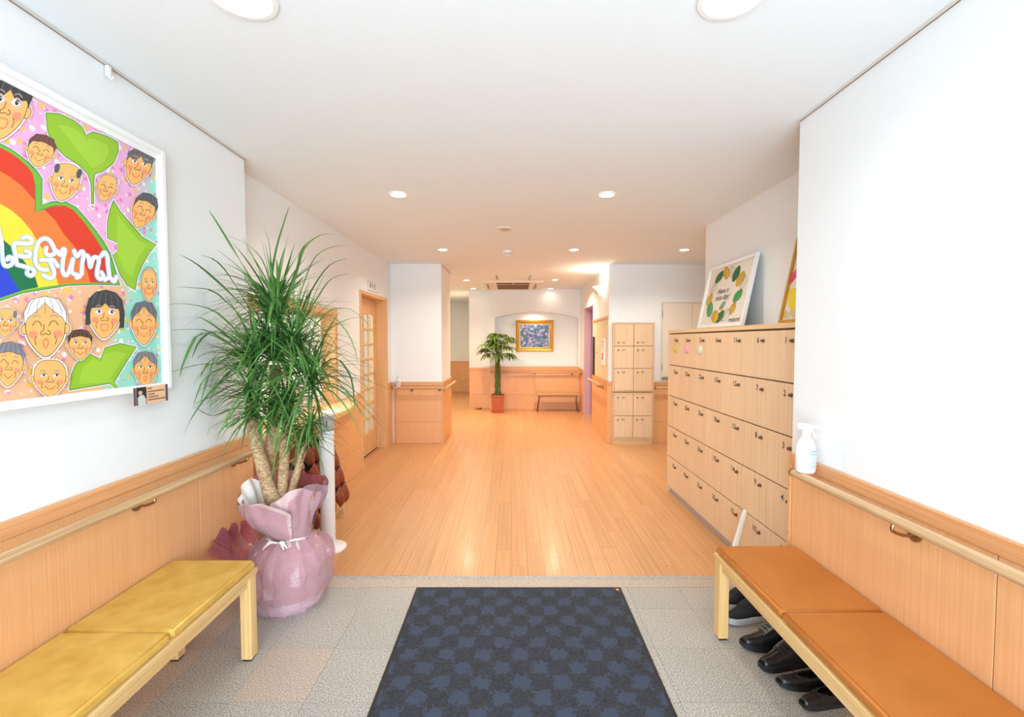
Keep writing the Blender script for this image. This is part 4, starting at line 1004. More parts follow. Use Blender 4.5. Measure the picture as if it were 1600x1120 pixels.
def blot():
    m, nt, p = new_mat('flower_painting'); N = nt.nodes.new; L = nt.links.new
    tc = N('ShaderNodeTexCoord'); n = N('ShaderNodeTexNoise'); n.inputs['Scale'].default_value = 17; n.inputs['Detail'].default_value = 4; n.inputs['Distortion'].default_value = 0.6
    L(tc.outputs['Object'], n.inputs['Vector']); r = N('ShaderNodeValToRGB'); el = r.color_ramp.elements
    el[0].position = 0.3; el[0].color = srgb(40, 62, 96); el[1].position = 0.68; el[1].color = srgb(236, 222, 232)
    for ps_, c in ((0.40, srgb(70, 136, 124)), (0.46, srgb(66, 98, 150)), (0.52, srgb(120, 140, 186)), (0.58, srgb(170, 150, 196))): e_ = el.new(ps_); e_.color = c
    L(n.outputs['Fac'], r.inputs['Fac']); L(r.outputs['Color'], p.inputs['Base Color']); return m
obj('picture_print', MB().box(gx0 + 0.095, gx1 - 0.095, 9.578, 9.5825, gz0 + 0.095, gz1 - 0.095), blot(), gp)

# ================================================================== ceiling fittings
def downlight(x, y, near=False, r=0.052):
    t = thing('downlight', '', 'ceiling light', (0, 0, 0))
    R = 0.088 if near else r
    obj('trim_ring', MB().lathe([(R + 0.016, 0.0), (R + 0.014, -0.006), (R, -0.007), (R * 0.93, -0.0015), (R * 0.93, 0)], 32), M['white_frame'], t, True)
    obj('diffuser', MB().lathe([(0.001, -0.0035), (R * 0.6, -0.0032), (R * 0.94, -0.0015)], 32), M['lamp_day' if near else 'lamp'], t, True)
    t.location = (x, y, CZ); return t
DL = [(-0.81, 1.40, 1, 'large downlight above the big painting side of the entry'), (0.665, 1.40, 1, 'large downlight above the right bench side of the entry'),
      (-0.796, 3.25, 0, 'downlight over the dracaena side of the wood floor'), (0.672, 3.25, 0, 'downlight over the hall beside the shoe lockers'),
      (-0.777, 5.2, 0, 'downlight between vent and office door'), (0.711, 5.2, 0, 'downlight between smoke detector and small lockers'),
      (1.96, 5.2, 0, 'downlight in the right wing in front of the storage door'), (-0.768, 7.8, 0, 'nearer downlight left of the air conditioner'),
      (0.738, 7.75, 0, 'nearer downlight right of the air conditioner'), (-0.751, 9.05, 0, 'downlight at the end wall left of the niche'), (0.776, 9.05, 0, 'downlight at the end wall over the small bench')]
protos = {}
for i, (x, y, n, lab) in enumerate(DL):
    if n not in protos: o = protos[n] = downlight(x, y, bool(n))
    else: o = dup(protos[n], (x, y, CZ))
    o['label'] = lab; o['group'] = 'recessed downlights in the ceiling'
    if n: area_light('downlight_beam', (x, y, CZ - 0.012), (0, 0, 0), 0.15, 0.15, 2, (0.95, 0.97, 1.0), 'DISK', 2.6)
    else: area_light('downlight_beam', (x, y, CZ - 0.012), (0, 0, 0), 0.09, 0.09, (5 if y < 4 else 7.5) if y < 6.5 else (19 if y < 8.5 else 0.3), (1, 0.93, 0.83) if y < 6.5 else (1, 0.78, 0.54), 'DISK', 2.5)
vt = thing('ceiling_vent', 'flat round cream ceiling vent nearest the entry', 'vent', (-0.059, 4.232, CZ))
obj('vent_disc', MB().lathe([(0.075, CZ), (0.075, CZ - 0.006), (0.06, CZ - 0.010), (0.001, CZ - 0.010)], 28, (-0.059, 4.232, 0)), M['cream'], vt, True)
mb = MB()
for k in range(3): 
    rr = 0.02 + 0.016 * k; mb.tube([(-0.059 + rr * math.cos(a * PI / 12), 4.232 + rr * math.sin(a * PI / 12), CZ - 0.0105) for a in range(25)], 0.0015, 5, False)
obj('vent_rings', mb, M['alu'], vt)
sd = thing('smoke_detector', 'white domed smoke detector on the ceiling', 'smoke detector', (-0.044, 5.28, CZ))
obj('base', MB().lathe([(0.055, CZ), (0.055, CZ - 0.018), (0.048, CZ - 0.022)], 24, (-0.044, 5.28, 0)), M['white'], sd, True)
obj('sensor', MB().lathe([(0.036, CZ - 0.022), (0.034, CZ - 0.05), (0.018, CZ - 0.058), (0.001, CZ - 0.058)], 20, (-0.044, 5.28, 0)), M['white'], sd, True)
obj('sensor_slots', MB().box(-0.07, -0.05, 5.243, 5.247, CZ - 0.042, CZ - 0.034).box(-0.04, -0.02, 5.243, 5.247, CZ - 0.042, CZ - 0.034), M['black'], sd)
ac = thing('air_conditioner', 'square ceiling cassette air conditioner with brown grille', 'air conditioner', (0.02, 8.4, CZ))
obj('panel', MB().box(-0.50, 0.56, 7.85, 8.98, CZ - 0.035, CZ, 0.006), M['cream'], ac)
gr = obj('intake_grille', MB().box(-0.26, 0.32, 8.16, 8.86, CZ - 0.040, CZ - 0.0352), M['gap'], ac, label='dark brown intake grille')
mb = MB()
for k in range(14): mb.box(-0.255, 0.315, 8.18 + k * 0.05, 8.185 + k * 0.05, CZ - 0.0415, CZ - 0.040)
obj('grille_bars', mb, M['bronze'], gr)
for x0, x1 in ((-0.26, 0.025), (0.04, 0.32)): obj('outlet_slot', MB().box(x0, x1, 7.90, 8.07, CZ - 0.040, CZ - 0.0352), M['gap'], ac)
for x0 in (-0.44, 0.42): 
    obj('outlet_slot', MB().box(x0, x0 + 0.03, 8.1, 8.8, CZ - 0.040, CZ - 0.0352), M['bronze'], ac)
    obj('flap', MB().box(x0 + 0.045, x0 + 0.07, 8.1, 8.8, CZ - 0.05, CZ - 0.0352, 0.002), M['cream'], ac)
for i, x0 in enumerate((-0.25, 0.285)):
    h = thing('ceiling_hanger', 'small metal ceiling bracket %s in front of the air conditioner' % ('on the left' if i == 0 else 'on the right'), 'bracket', (x0, 7.4, CZ))
    obj('plate', MB().box(x0, x0 + 0.03, 7.25, 7.75, CZ - 0.008, CZ), M['alu'], h)
    obj('lug', MB().box(x0 + 0.008, x0 + 0.022, 7.27, 7.33, CZ - 0.03, CZ - 0.008, 0.002), M['alu'], h)
sk = obj('sprinkler', MB().lathe([(0.03, CZ), (0.03, CZ - 0.01), (0.012, CZ - 0.014), (0.012, CZ - 0.04), (0.02, CZ - 0.045), (0.001, CZ - 0.05)], 14, (-1.62, 10.6, 0)), M['bronze'], None, True)
tag(sk, 'small sprinkler head on the ceiling of the dim corridor', 'sprinkler')

# wall sconce
sy = 6.55; sxw = hx(sy)
sn = thing('wall_lamp', 'lit white glass bowl wall lamp on the hall wall', 'wall lamp', (sxw, sy, 2.10))
obj('wall_plate', MB().lathe([(0.05, sxw), (0.05, sxw - 0.012), (0.03, sxw - 0.016)], 20, (0, sy, 2.08), 'X'), M['brass'], sn, True)
obj('arm', MB().tube([(sxw - 0.012, sy, 2.08), (sxw - 0.05, sy, 2.06), (sxw - 0.07, sy, 2.075)], 0.007, 8), M['brass'], sn, True)
prof = [(0.012, 2.03), (0.045, 2.04), (0.075, 2.07), (0.098, 2.11), (0.135, 2.15), (0.165, 2.165), (0.160, 2.170), (0.128, 2.156), (0.092, 2.116), (0.068, 2.076), (0.04, 2.048)]
obj('glass_bowl', MB().lathe(prof, 20, (sxw - 0.004, sy, 0), a0=PI / 2, a1=1.5 * PI), M['sconce'], sn, True)
mb = MB()
for zz in (2.062, 2.10): mb.ball((sxw - 0.10, sy - 0.06, zz), 0.009, 0.009, 0.012, 8)
obj('finials', mb, M['brass'], sn, True)
area_light('wall_lamp_light', (sxw - 0.07, sy, 2.19), (PI, 0, 0), 0.12, 0.12, 4, (1, 0.84, 0.64), 'DISK')
area_light('niche_spot', (0.48, 9.42, 1.955), (0, 0, 0), 0.08, 0.08, 1.6, (1, 0.85, 0.65), 'DISK')
area_light('corridor_fill', (-1.5, 10.0, CZ - 0.012), (0, 0, 0), 0.1, 0.1, 18, (1, 0.80, 0.52), 'DISK')  # added warm fill for the corridor; it has no fitting

# cork board panel and things on it
cb = thing('notice_panel', 'beige wood notice panel on the right hall wall', 'panel', (hx(6.8), 6.8, 0.86))
def hseg(a, b, z0, z1, t0, t1, name, m, par):
    mb = MB(); seg_box(mb, (HP0[0] - t0, HP0[1]), (HP1[0] - t0, HP1[1]), z0, z1, -(t1 - t0), hf(a), hf(b)); return obj(name, mb, m, par)
hseg(6.21, 7.50, 0.845, 1.70, 0.0, 0.008, 'board', flat(226, 206, 170), cb)
hseg(6.205, 7.51, 1.70, 1.735, 0.0, 0.02, 'top_trim', M['cap'], cb)
ph = thing('wall_notice', 'white wall notice with round red mark on the notice panel', 'notice', (hx(6.5), 6.5, 1.05))
hseg(6.40, 6.66, 1.05, 1.43, 0.0085, 0.022, 'notice_board', M['white'], ph)
C = Art(lambda u, v, l: (hx(6.66 - 0.26 * u) - 0.0226 - l, 6.66 - 0.26 * u, 1.43 - 0.38 * v))
C.ell(.42, .68, .22, .14, (214, 60, 70)); C.ell(.42, .68, .1, .05, (240, 200, 200)); C.poly([(.2, .12), (.8, .12), (.8, .15), (.2, .15)], (150, 150, 150)); C.poly([(.2, .25), (.7, .25), (.7, .28), (.2, .28)], (150, 150, 150))
obj('notice_print', C.mb, C.mats, ph)
bb = thing('black_post', 'tall narrow black strip standing on the notice panel ledge', 'strip', (hx(7.38), 7.38, 0.85))
hseg(7.33, 7.42, 0.845, 1.46, 0.0085, 0.03, 'strip_body', M['black'], bb); hseg(7.322, 7.33, 0.845, 1.46, 0.0085, 0.034, 'strip_edge', M['dark'], bb)
sw = thing('wall_switch', 'small switch with black dots on the notice panel', 'switch', (hx(7.1), 7.1, 1.2))
hseg(7.05, 7.12, 1.10, 1.24, 0.0085, 0.014, 'switch_plate', M['cream'], sw); hseg(7.07, 7.10, 1.205, 1.23, 0.014, 0.018, 'switch_button', M['black'], sw)

# door stop wedge
ds = obj('door_wedge', MB().prism([(0.0, 0.0), (0.14, 0.0), (0.14, 0.035)], 9.20, 9.25, 'Y'), M['gap'])
ds.location = (-0.75, 0.0, 0.0005); tag(ds, 'dark brown door wedge on the floor by the end wall', 'door wedge')

# ================================================================== spray bottles
def spray(label, loc, s=1.0, rz=0, lab=flat(120, 160, 220), tall=1.0):
    t = thing('spray_bottle', label, 'spray bottle', (0, 0, 0))
    m = M['white']
    prof = [(0.001, 0), (0.034, 0), (0.038, 0.006), (0.039, 0.09), (0.036, 0.115), (0.022, 0.145), (0.015, 0.155), (0.015, 0.168), (0.001, 0.168)]
    obj('bottle', MB().lathe([(r * s, h * s) for r, h in prof], 24), m, t, True)
    obj('collar', MB().lathe([(0.0165 * s, 0.158 * s), (0.0165 * s, 0.178 * s), (0.010 * s, 0.182 * s)], 18), m, t, True)
    obj('spray_head', MB().rbox(-0.014 * s, 0.014 * s, -0.022 * s, 0.030 * s, 0.181 * s, 0.208 * s, 0.006 * s, 2).rbox(-0.008 * s, 0.008 * s, -0.046 * s, -0.022 * s, 0.192 * s, 0.206 * s, 0.003 * s, 2), m, t, True)
    obj('trigger', MB().tube([(0, -0.020 * s, 0.184 * s), (0, -0.030 * s, 0.168 * s), (0, -0.040 * s, 0.150 * s)], 0.0045 * s, 8), m, t, True)
    mb = MB(); a0, a1 = -2.4, -0.9
    vs = []
    for k in range(13):
        a = a0 + (a1 - a0) * k / 12
        for h in (0.02, 0.10): vs.append((0.0397 * s * math.cos(a), 0.0397 * s * math.sin(a), h * s))
    lb = obj('front_label', MB().add(vs, [(2 * k, 2 * k + 2, 2 * k + 3, 2 * k + 1) for k in range(12)]), flat(206, 220, 240), t)
    mb = MB()
    for j, (h, w) in enumerate(((0.092, 1.0), (0.080, .6), (0.066, .85), (0.056, .8), (0.046, .85), (0.036, .7), (0.027, .8))):
        vs = []
        for k in range(9):
            a = a0 + 0.12 + (a1 - a0 - 0.24) * w * k / 8
            for hh in (h, h + (0.005 if j < 2 else 0.0025)): vs.append((0.0399 * s * math.cos(a), 0.0399 * s * math.sin(a), hh * s))
        mb.add(vs, [(2 * k, 2 * k + 2, 2 * k + 3, 2 * k + 1) for k in range(8)])
    obj('label_lines', mb, lab, lb)
    t.location = loc; t.rotation_euler = (0, 0, rz); return t
spray('white spray bottle with blue label standing on the right handrail', (1.288, 1.975, 0.826), 1.02, 0.6)
spray('small white spray bottle standing on the handrail by the office door', (-1.515, 6.085, 0.783), 0.75, 0.3, flat(60, 80, 60))

# ================================================================== dispenser post
dp = thing('dispenser_post', 'white round post on disc base beside the dracaena', 'post', (-1.235, 3.02, 0))
cx, cy = -1.235, 3.02
obj('base_disc', MB().lathe([(0.115, 0.0), (0.115, 0.008), (0.108, 0.013), (0.001, 0.014)], 40, (cx, cy, 0)), M['white'], dp, True)
obj('post', MB().lathe([(0.047, 0.013), (0.047, 0.80)], 32, (cx, cy, 0)), M['white'], dp, True)
obj('dispenser_head', MB().rbox(cx - 0.04, cx + 0.042, cy - 0.04, cy + 0.04, 0.8005, 0.905, 0.008), M['grey_plastic'], dp, True)
obj('nozzle_slot', MB().box(cx + 0.015, cx + 0.021, cy - 0.0415, cy - 0.0395, 0.83, 0.87), M['black'], dp)
obj('cable_slot', MB().box(cx - 0.028, cx - 0.022, cy - 0.047, cy - 0.040, 0.62, 0.70), M['grey_plastic'], dp)

# ================================================================== dracaena
random.seed(11)
DX, DY = -1.19, 2.40
dc = thing('dracaena', 'tall dracaena with long arching leaves in pink wrapped pot', 'plant', (DX, DY, 0))
obj('pot', MB().lathe([(0.150, 0.001), (0.162, 0.02), (0.164, 0.035), (0.15, 0.045), (0.155, 0.25), (0.145, 0.25), (0.14, 0.23), (0.001, 0.23)], 36, (DX, DY, 0)), M['white'], dc, True)
def fold(seed, amp, nf):
    rnd = random.Random(seed); ph = [rnd.random() * 6.28 for _ in range(6)]
    return lambda a, h: 1 + amp * (math.sin(nf * a + ph[0] + 4 * h) * 0.5 + math.sin((nf * 2 + 1) * a + ph[1] - 9 * h) * 0.35 + math.sin(3 * a + ph[2] + 22 * h) * 0.3 + math.sin(5 * a + ph[3] + 41 * h) * 0.22)
def crumple(prof, n, seed, amp, fold_, mat, name, flatshade=False, label=None):
    """gathered, creased sheet around the pot: radial folds that deepen towards the tie, plus small dents"""
    rnd = random.Random(seed); vs = []; m = len(prof)
    jit = [rnd.uniform(-1, 1) for _ in range(n)]
    for j, (r, z) in enumerate(prof):
        t = j / (m - 1)
        for k in range(n):
            a = 2 * PI * k / n
            g = fold_ * (0.15 + 0.85 * t ** 1.5) * (0.5 * math.sin(15 * a + seed) + 0.5 * jit[k]) + 0.05 * math.sin(3 * a + seed * 2 + 3 * t) * (1 - t)
            rr = r * (1 + g) + rnd.uniform(-amp, amp)
            vs.append((DX + rr * math.cos(a), DY + rr * math.sin(a), z + rnd.uniform(-amp, amp) * 0.7))
    fs = []
    for j in range(m - 1):
        for k in range(n):
            q = (j * n + k, j * n + (k + 1) % n, (j + 1) * n + (k + 1) % n, (j + 1) * n + k)
            fs += [(q[0], q[1], q[2]), (q[0], q[2], q[3])] if (j + k) % 2 else [(q[0], q[1], q[3]), (q[1], q[2], q[3])]
    return obj(name, MB().add(vs, fs), mat, dc, not flatshade, label)
prof = [(0.160, 0.055), (0.170, 0.085), (0.180, 0.12), (0.187, 0.16), (0.190, 0.20), (0.188, 0.24), (0.180, 0.275), (0.160, 0.305), (0.132, 0.33), (0.105, 0.35), (0.094, 0.362)]
crumple(prof, 56, 1, 0.004, 0.10, M['wrap'], 'lower_wrap')
prof = [(0.172, 0.006), (0.192, 0.04), (0.205, 0.08), (0.214, 0.13), (0.220, 0.18), (0.218, 0.23), (0.206, 0.275), (0.180, 0.31), (0.145, 0.335), (0.112, 0.352), (0.098, 0.366)]
crumple(prof, 34, 2, 0.011, 0.16, M['cellophane'], 'cellophane', True)
tie = [(DX + 0.104 * math.cos(a * PI / 16), DY + 0.104 * math.sin(a * PI / 16), 0.366 + 0.004 * math.sin(a)) for a in range(33)]
rb = obj('ribbon', MB().tube(tie, 0.006, 8, False), M['wrap_white'], dc, True)
mb = MB()
for a, l in ((-1.9, 0.09), (-1.35, 0.09), (-2.1, 0.05), (-1.1, 0.06)):
    c0 = Vector((DX + 0.11 * math.cos(-1.6), DY + 0.11 * math.sin(-1.6), 0.366))
    mb.tube([c0, c0 + Vector((math.cos(a) * l * 1.2, -0.02, 0.012)), c0 + Vector((math.cos(a) * l * 2.2, -0.03, -l * .25))], [0.004, 0.008, 0.003], 6)
obj('bow', mb, M['wrap_white'], rb, True)
def flare(a0, a1, r0, r1, z0, z1, lean, amp, seed, mat, name, label=None):
    rnd = random.Random(seed); n = 26; m = 8; vs = []; ph = rnd.random() * 6
    for j in range(m + 1):
        t = j / m
        for i in range(n + 1):
            s = i / n; a = a0 + (a1 - a0) * s
            tip = 1 - 0.16 * abs(2 * s - 1) ** 3 + 0.07 * math.sin(9 * s + ph)
            r = r0 + (r1 - r0) * t ** 0.75 + amp * math.sin(12 * s * 2 + ph) * t * 0.6 + amp * .6 * math.sin(7 * t + 5 * s + ph)
            z = z0 + (z1 - z0) * t * tip
            vs.append((DX + lean * t + r * math.cos(a), DY + r * math.sin(a), z))
    fs = [(j * (n + 1) + i, j * (n + 1) + i + 1, (j + 1) * (n + 1) + i + 1, (j + 1) * (n + 1) + i) for j in range(m) for i in range(n)]
    return obj(name, MB().add(vs, fs), mat, dc, True, label)
flare(0.0, 3.4, 0.095, 0.215, 0.365, 0.65, -0.02, 0.012, 3, M['wrap_red'], 'back_wrap', 'dusty red wrap sheet behind the stems')
flare(2.3, 3.6, 0.095, 0.205, 0.365, 0.64, -0.02, 0.012, 9, M['wrap_white'], 'inner_wrap', 'white wrap sheet behind the stems')
flare(-3.25, -1.0, 0.095, 0.200, 0.365, 0.585, -0.015, 0.010, 4, M['wrap'], 'front_wrap')
flare(-1.7, 0.1, 0.097, 0.165, 0.365, 0.635, 0.0, 0.014, 5, M['wrap'], 'front_wrap')
flare(-1.2, 0.6, 0.10, 0.180, 0.365, 0.65, 0.01, 0.022, 6, M['cellophane'], 'upper_cellophane')
flare(-3.3, -1.1, 0.105, 0.215, 0.365, 0.575, -0.02, 0.022, 8, M['cellophane'], 'upper_cellophane')
flare(2.6, 3.9, 0.21, 0.31, 0.22, 0.42, -0.03, 0.03, 12, M['cello_dark'], 'side_cellophane')
obj('soil', MB().lathe([(0.088, 0.362), (0.12, 0.42), (0.10, 0.445), (0.001, 0.46)], 24, (DX, DY, 0)), M['soil'], dc)
TR = [([(452, 806), (425, 775), (412, 735), (400, 690), (393, 650), (392, 615)], 2.34, 9.5), ([(440, 806), (424, 780), (420, 740), (423, 700), (428, 640), (430, 570)], 2.44, 9),
      ([(440, 806), (440, 775), (443, 740), (445, 700), (450, 650), (455, 610)], 2.38, 7.5), ([(455, 806), (455, 775), (462, 745), (472, 710), (480, 680)], 2.40, 5.5)]
for pts, Y, rp in TR:
    P = smooth_line([onY(a, b, Y) for a, b in pts], 3); n = len(P)
    obj('stem', MB().tube(P, [rp * Y / FPX * (1.15 - 0.3 * i / n + 0.06 * math.sin(i * 2.3)) for i in range(n)], 12), M['bark'], dc, True)
def ribbon(mb, P, w, up=None):
    """long leaf: V-folded ribbon through the points P"""
    n = len(P); vs = []
    for i, p in enumerate(P):
        t = (P[min(i + 1, n - 1)] - P[max(i - 1, 0)]).normalized()
        side = t.cross(Vector((0, 0, 1)))
        if side.length < 0.15: side = t.cross(Vector((1, 0.3, 0)))
        if up is not None: side = (side.normalized() * 0.6 + up * 0.4)
        side.normalize(); nn = side.cross(t).normalized(); s = i / (n - 1)
        k = w * (min(1, 0.45 + s * 2.2)) * (1 - s ** 2.2) + 0.0006
        vs += [p - side * k + nn * k * 0.35, p, p + side * k + nn * k * 0.35]
    fs = []
    for i in range(n - 1): fs += [(3 * i, 3 * i + 1, 3 * i + 4, 3 * i + 3), (3 * i + 1, 3 * i + 2, 3 * i + 5, 3 * i + 4)]
    mb.add(vs, fs)
hero = [[(425, 500), (400, 450), (370, 400), (340, 350), (326, 328)], [(428, 500), (425, 440), (432, 390), (445, 345), (452, 322)], [(427, 490), (424, 430), (420, 380), (413, 358)],
        [(430, 500), (415, 420), (390, 385), (350, 366)], [(400, 500), (350, 450), (310, 415), (280, 397)], [(410, 520), (370, 450), (340, 410), (312, 398)], [(400, 520), (340, 460), (300, 450), (275, 449)],
        [(390, 540), (340, 490), (290, 475), (250, 478)], [(390, 560), (330, 520), (290, 515), (250, 518)], [(380, 580), (350, 570), (310, 570), (255, 585)], [(390, 560), (320, 520), (290, 560), (281, 590)],
        [(400, 600), (370, 600), (330, 620), (303, 631)], [(440, 500), (460, 440), (475, 390), (500, 368), (525, 366)], [(440, 480), (465, 420), (470, 395), (480, 378)], [(460, 490), (480, 430), (495, 400), (520, 386), (545, 384)],
        [(465, 500), (490, 450), (515, 415), (545, 403)], [(465, 520), (500, 460), (520, 435), (548, 427)], [(470, 540), (510, 490), (540, 482), (560, 492), (580, 512)], [(480, 560), (510, 520), (540, 500), (575, 494)],
        [(490, 580), (520, 590), (545, 620), (555, 660)], [(480, 600), (520, 600), (550, 620), (566, 652)], [(480, 600), (520, 560), (548, 590), (554, 640)], [(400, 620), (360, 610), (335, 605), (315, 600)],
        [(395, 630), (360, 640), (330, 650), (302, 634)], [(395, 640), (370, 660), (355, 668), (356, 650)], [(440, 560), (480, 500), (520, 496), (548, 530), (560, 570)], [(400, 560), (345, 520), (315, 530), (300, 560)],
        [(400, 580), (360, 530), (320, 500), (300, 495)], [(420, 520), (405, 470), (385, 440), (380, 420)], [(435, 510), (450, 460), (468, 440), (475, 432)]]
nleaf = 0
for h in hero:
    Yb = 2.36 + random.random() * 0.12; Yt = Yb + random.uniform(-0.12, 0.06)
    P = smooth_line([onY(a, b, min(Yb + (Yt - Yb) * i / (len(h) - 1), 1.475 * FPX / max(CXP - a, 1))) for i, (a, b) in enumerate(h)], 3)
    mb = MB(); ribbon(mb, P, 0.0092); obj('leaf', mb, M['leaf'], dc); nleaf += 1
heads = [((430, 480), 2.40, 150, 0.38, 0.7), ((398, 560), 2.32, 110, 0.33, 0.6), ((395, 610), 2.30, 70, 0.28, 0.3), ((460, 540), 2.42, 130, 0.40, 0.45), ((428, 545), 2.40, 170, 0.32, 0.5), ((485, 590), 2.38, 120, 0.38, 0.3), ((450, 635), 2.34, 110, 0.28, 0.1), ((482, 672), 2.36, 150, 0.20, 0.1), ((400, 635), 2.28, 70, 0.24, 0.0)]
stuff = MB(); cnt = 0
for (hx_, hy_), Y, n, L, bias in heads:
    b0 = onY(hx_, hy_, Y)
    for i in range(n):
        az = random.random() * 2 * PI
        el = math.radians(random.triangular(-30, 85, 25 + 40 * bias))
        ln = L * random.uniform(0.55, 1.25)
        d = Vector((math.cos(az) * math.cos(el), math.sin(az) * math.cos(el) * 0.8, math.sin(el)))
        if d.x < -0.2: d.y = -abs(d.y) - 0.35; d.normalize(); ln *= 0.85; d.z += 0.12
        b = b0 + Vector((random.uniform(-.02, .02), random.uniform(-.02, .02), random.uniform(-.07, .05)))
        drop = random.uniform(0.25, 0.9) * math.cos(el)
        P = [b + d * (ln * s) + Vector((0, 0, -drop * ln * s * s)) for s in [k / 7 for k in range(8)]]
        for p_ in P:
            if p_.x < XL + 0.045: p_.x = XL + 0.045
        w = random.uniform(0.005, 0.0095) if L > 0.2 else random.uniform(0.0035, 0.006)
        if nleaf < 292 and random.random() < 0.45:
            mb = MB(); ribbon(mb, P, w); obj('leaf', mb, M['leaf'], dc); nleaf += 1
        else: ribbon(stuff, P, w)
obj('inner_foliage', stuff, M['leaf'], dc, kind='stuff')
tg = obj('plant_tag', MB().add([onY(458, 648, 2.30), onY(472, 638, 2.30), onY(474, 642, 2.31), onY(460, 653, 2.31)], [(0, 1, 2, 3)]), M['grey_plastic'], dc, label='grey plastic plant tag')

# ================================================================== slipper rack with slippers
sr = thing('slipper_rack', 'pale wooden A frame slipper rack standing behind the dracaena', 'slipper rack', (-1.45, 3.25, 0))
M['rack'] = wood('pale_rack_wood', srgb(226, 192, 144), srgb(204, 166, 116), 'Z', 0.5, 60, 0.06)
tiers = [(-1.365, 0.05), (-1.40, 0.18), (-1.437, 0.31), (-1.475, 0.44), (-1.51, 0.57)]
for yy in (2.80, 3.22, 3.64):
    obj('upright', MB().tube([(-1.352, yy, 0.0), (-1.53, yy, 0.66)], 0.010, 8), M['rack'], sr, True)
    obj('upright', MB().tube([(-1.598, yy, 0.0), (-1.53, yy, 0.67)], 0.009, 8), M['rack'], sr, True)
for (xx, zz) in tiers: obj('rung', MB().tube([(xx - 0.012, 2.74, zz), (xx - 0.012, 3.70, zz)], 0.007, 8), M['rack'], sr, True)
obj('rung', MB().tube([(-1.595, 2.74, 0.10), (-1.595, 3.70, 0.10)], 0.007, 8), M['rack'], sr, True)
def slipper_proto():
    t = thing('slipper', 'red brown leatherette slipper hanging toe down on the wooden rack', 'slipper', (0, 0, 0), 0, 'slippers on the wooden rack')
    # length along +X (toe at +X), sole at z=0
    L, W = 0.225, 0.043
    out = []
    for i in range(15):
        s = i / 14; hw = W * (0.72 + 0.28 * math.sin(PI * min(1, s * 1.1) ** 1.2)) * (math.sin(PI * (0.02 + 0.96 * s)) ** 0.28)
        out.append((-0.11 + L * s, hw))
    pts = out + [(x, -w) for x, w in out[::-1]]
    obj('sole', MB().prism(pts, 0, 0.012), M['slipper_in'], t)
    vs = []; n = 10
    sec = out[6:]
    for i, (x, hw) in enumerate(sec):
        s = i / (len(sec) - 1); hh = 0.052 * (1 - s ** 2.5) ** 0.5 + 0.014
        for k in range(n + 1):
            a = PI * k / n; sk_ = (1 - 0.25 * (1 - s)) if False else 1
            xx = x + (0.030 * (abs(math.cos(a)) ** 1.5 - 0.6) * (1 - s) if True else 0)
            vs.append((xx, hw * 1.04 * math.cos(a), 0.004 + hh * math.sin(a) ** 0.8))
    fs = [(i * (n + 1) + k, i * (n + 1) + k + 1, (i + 1) * (n + 1) + k + 1, (i + 1) * (n + 1) + k) for i in range(len(sec) - 1) for k in range(n)]
    vm = obj('vamp', MB().add(vs, fs), M['slipper'], t, True)
    vm.data.materials.append(M['slipper_in'])
    md = vm.modifiers.new('thick', 'SOLIDIFY'); md.thickness = 0.004; md.material_offset = 1; md.offset = -1
    edge = [Vector(vs[k]) for k in range(n + 1)]
    obj('piping', MB().tube(edge, 0.0025, 6), M['slipper_in'], vm, True)
    return t
sp = slipper_proto(); first = True
tname = ['lowest', 'second', 'third', 'top']
for ti, (xx, zz) in enumerate([tiers[1], tiers[2], tiers[3], tiers[4]]):
    for k in range(6):
        yy = 3.635 - 0.104 * k - 0.07 * (k // 2)
        if ti == 3 and k > 3: continue
        loc = (xx + 0.004, yy, zz + 0.020); rot = (0, math.radians(62), 0.0)
        lab = 'red brown slipper on the %s rung of the rack, %s' % (tname[ti], ['the rightmost, by the white post', 'second from the right', 'third from the right', 'fourth from the right', 'fifth from the right', 'the leftmost, by the dracaena'][k])
        if first: sp.location = loc; sp.rotation_euler = rot; first = False; o = sp
        else: o = dup(sp, loc, rot)
        o['label'] = lab; o['group'] = 'slippers on the %s rung of the wooden rack' % tname[ti]

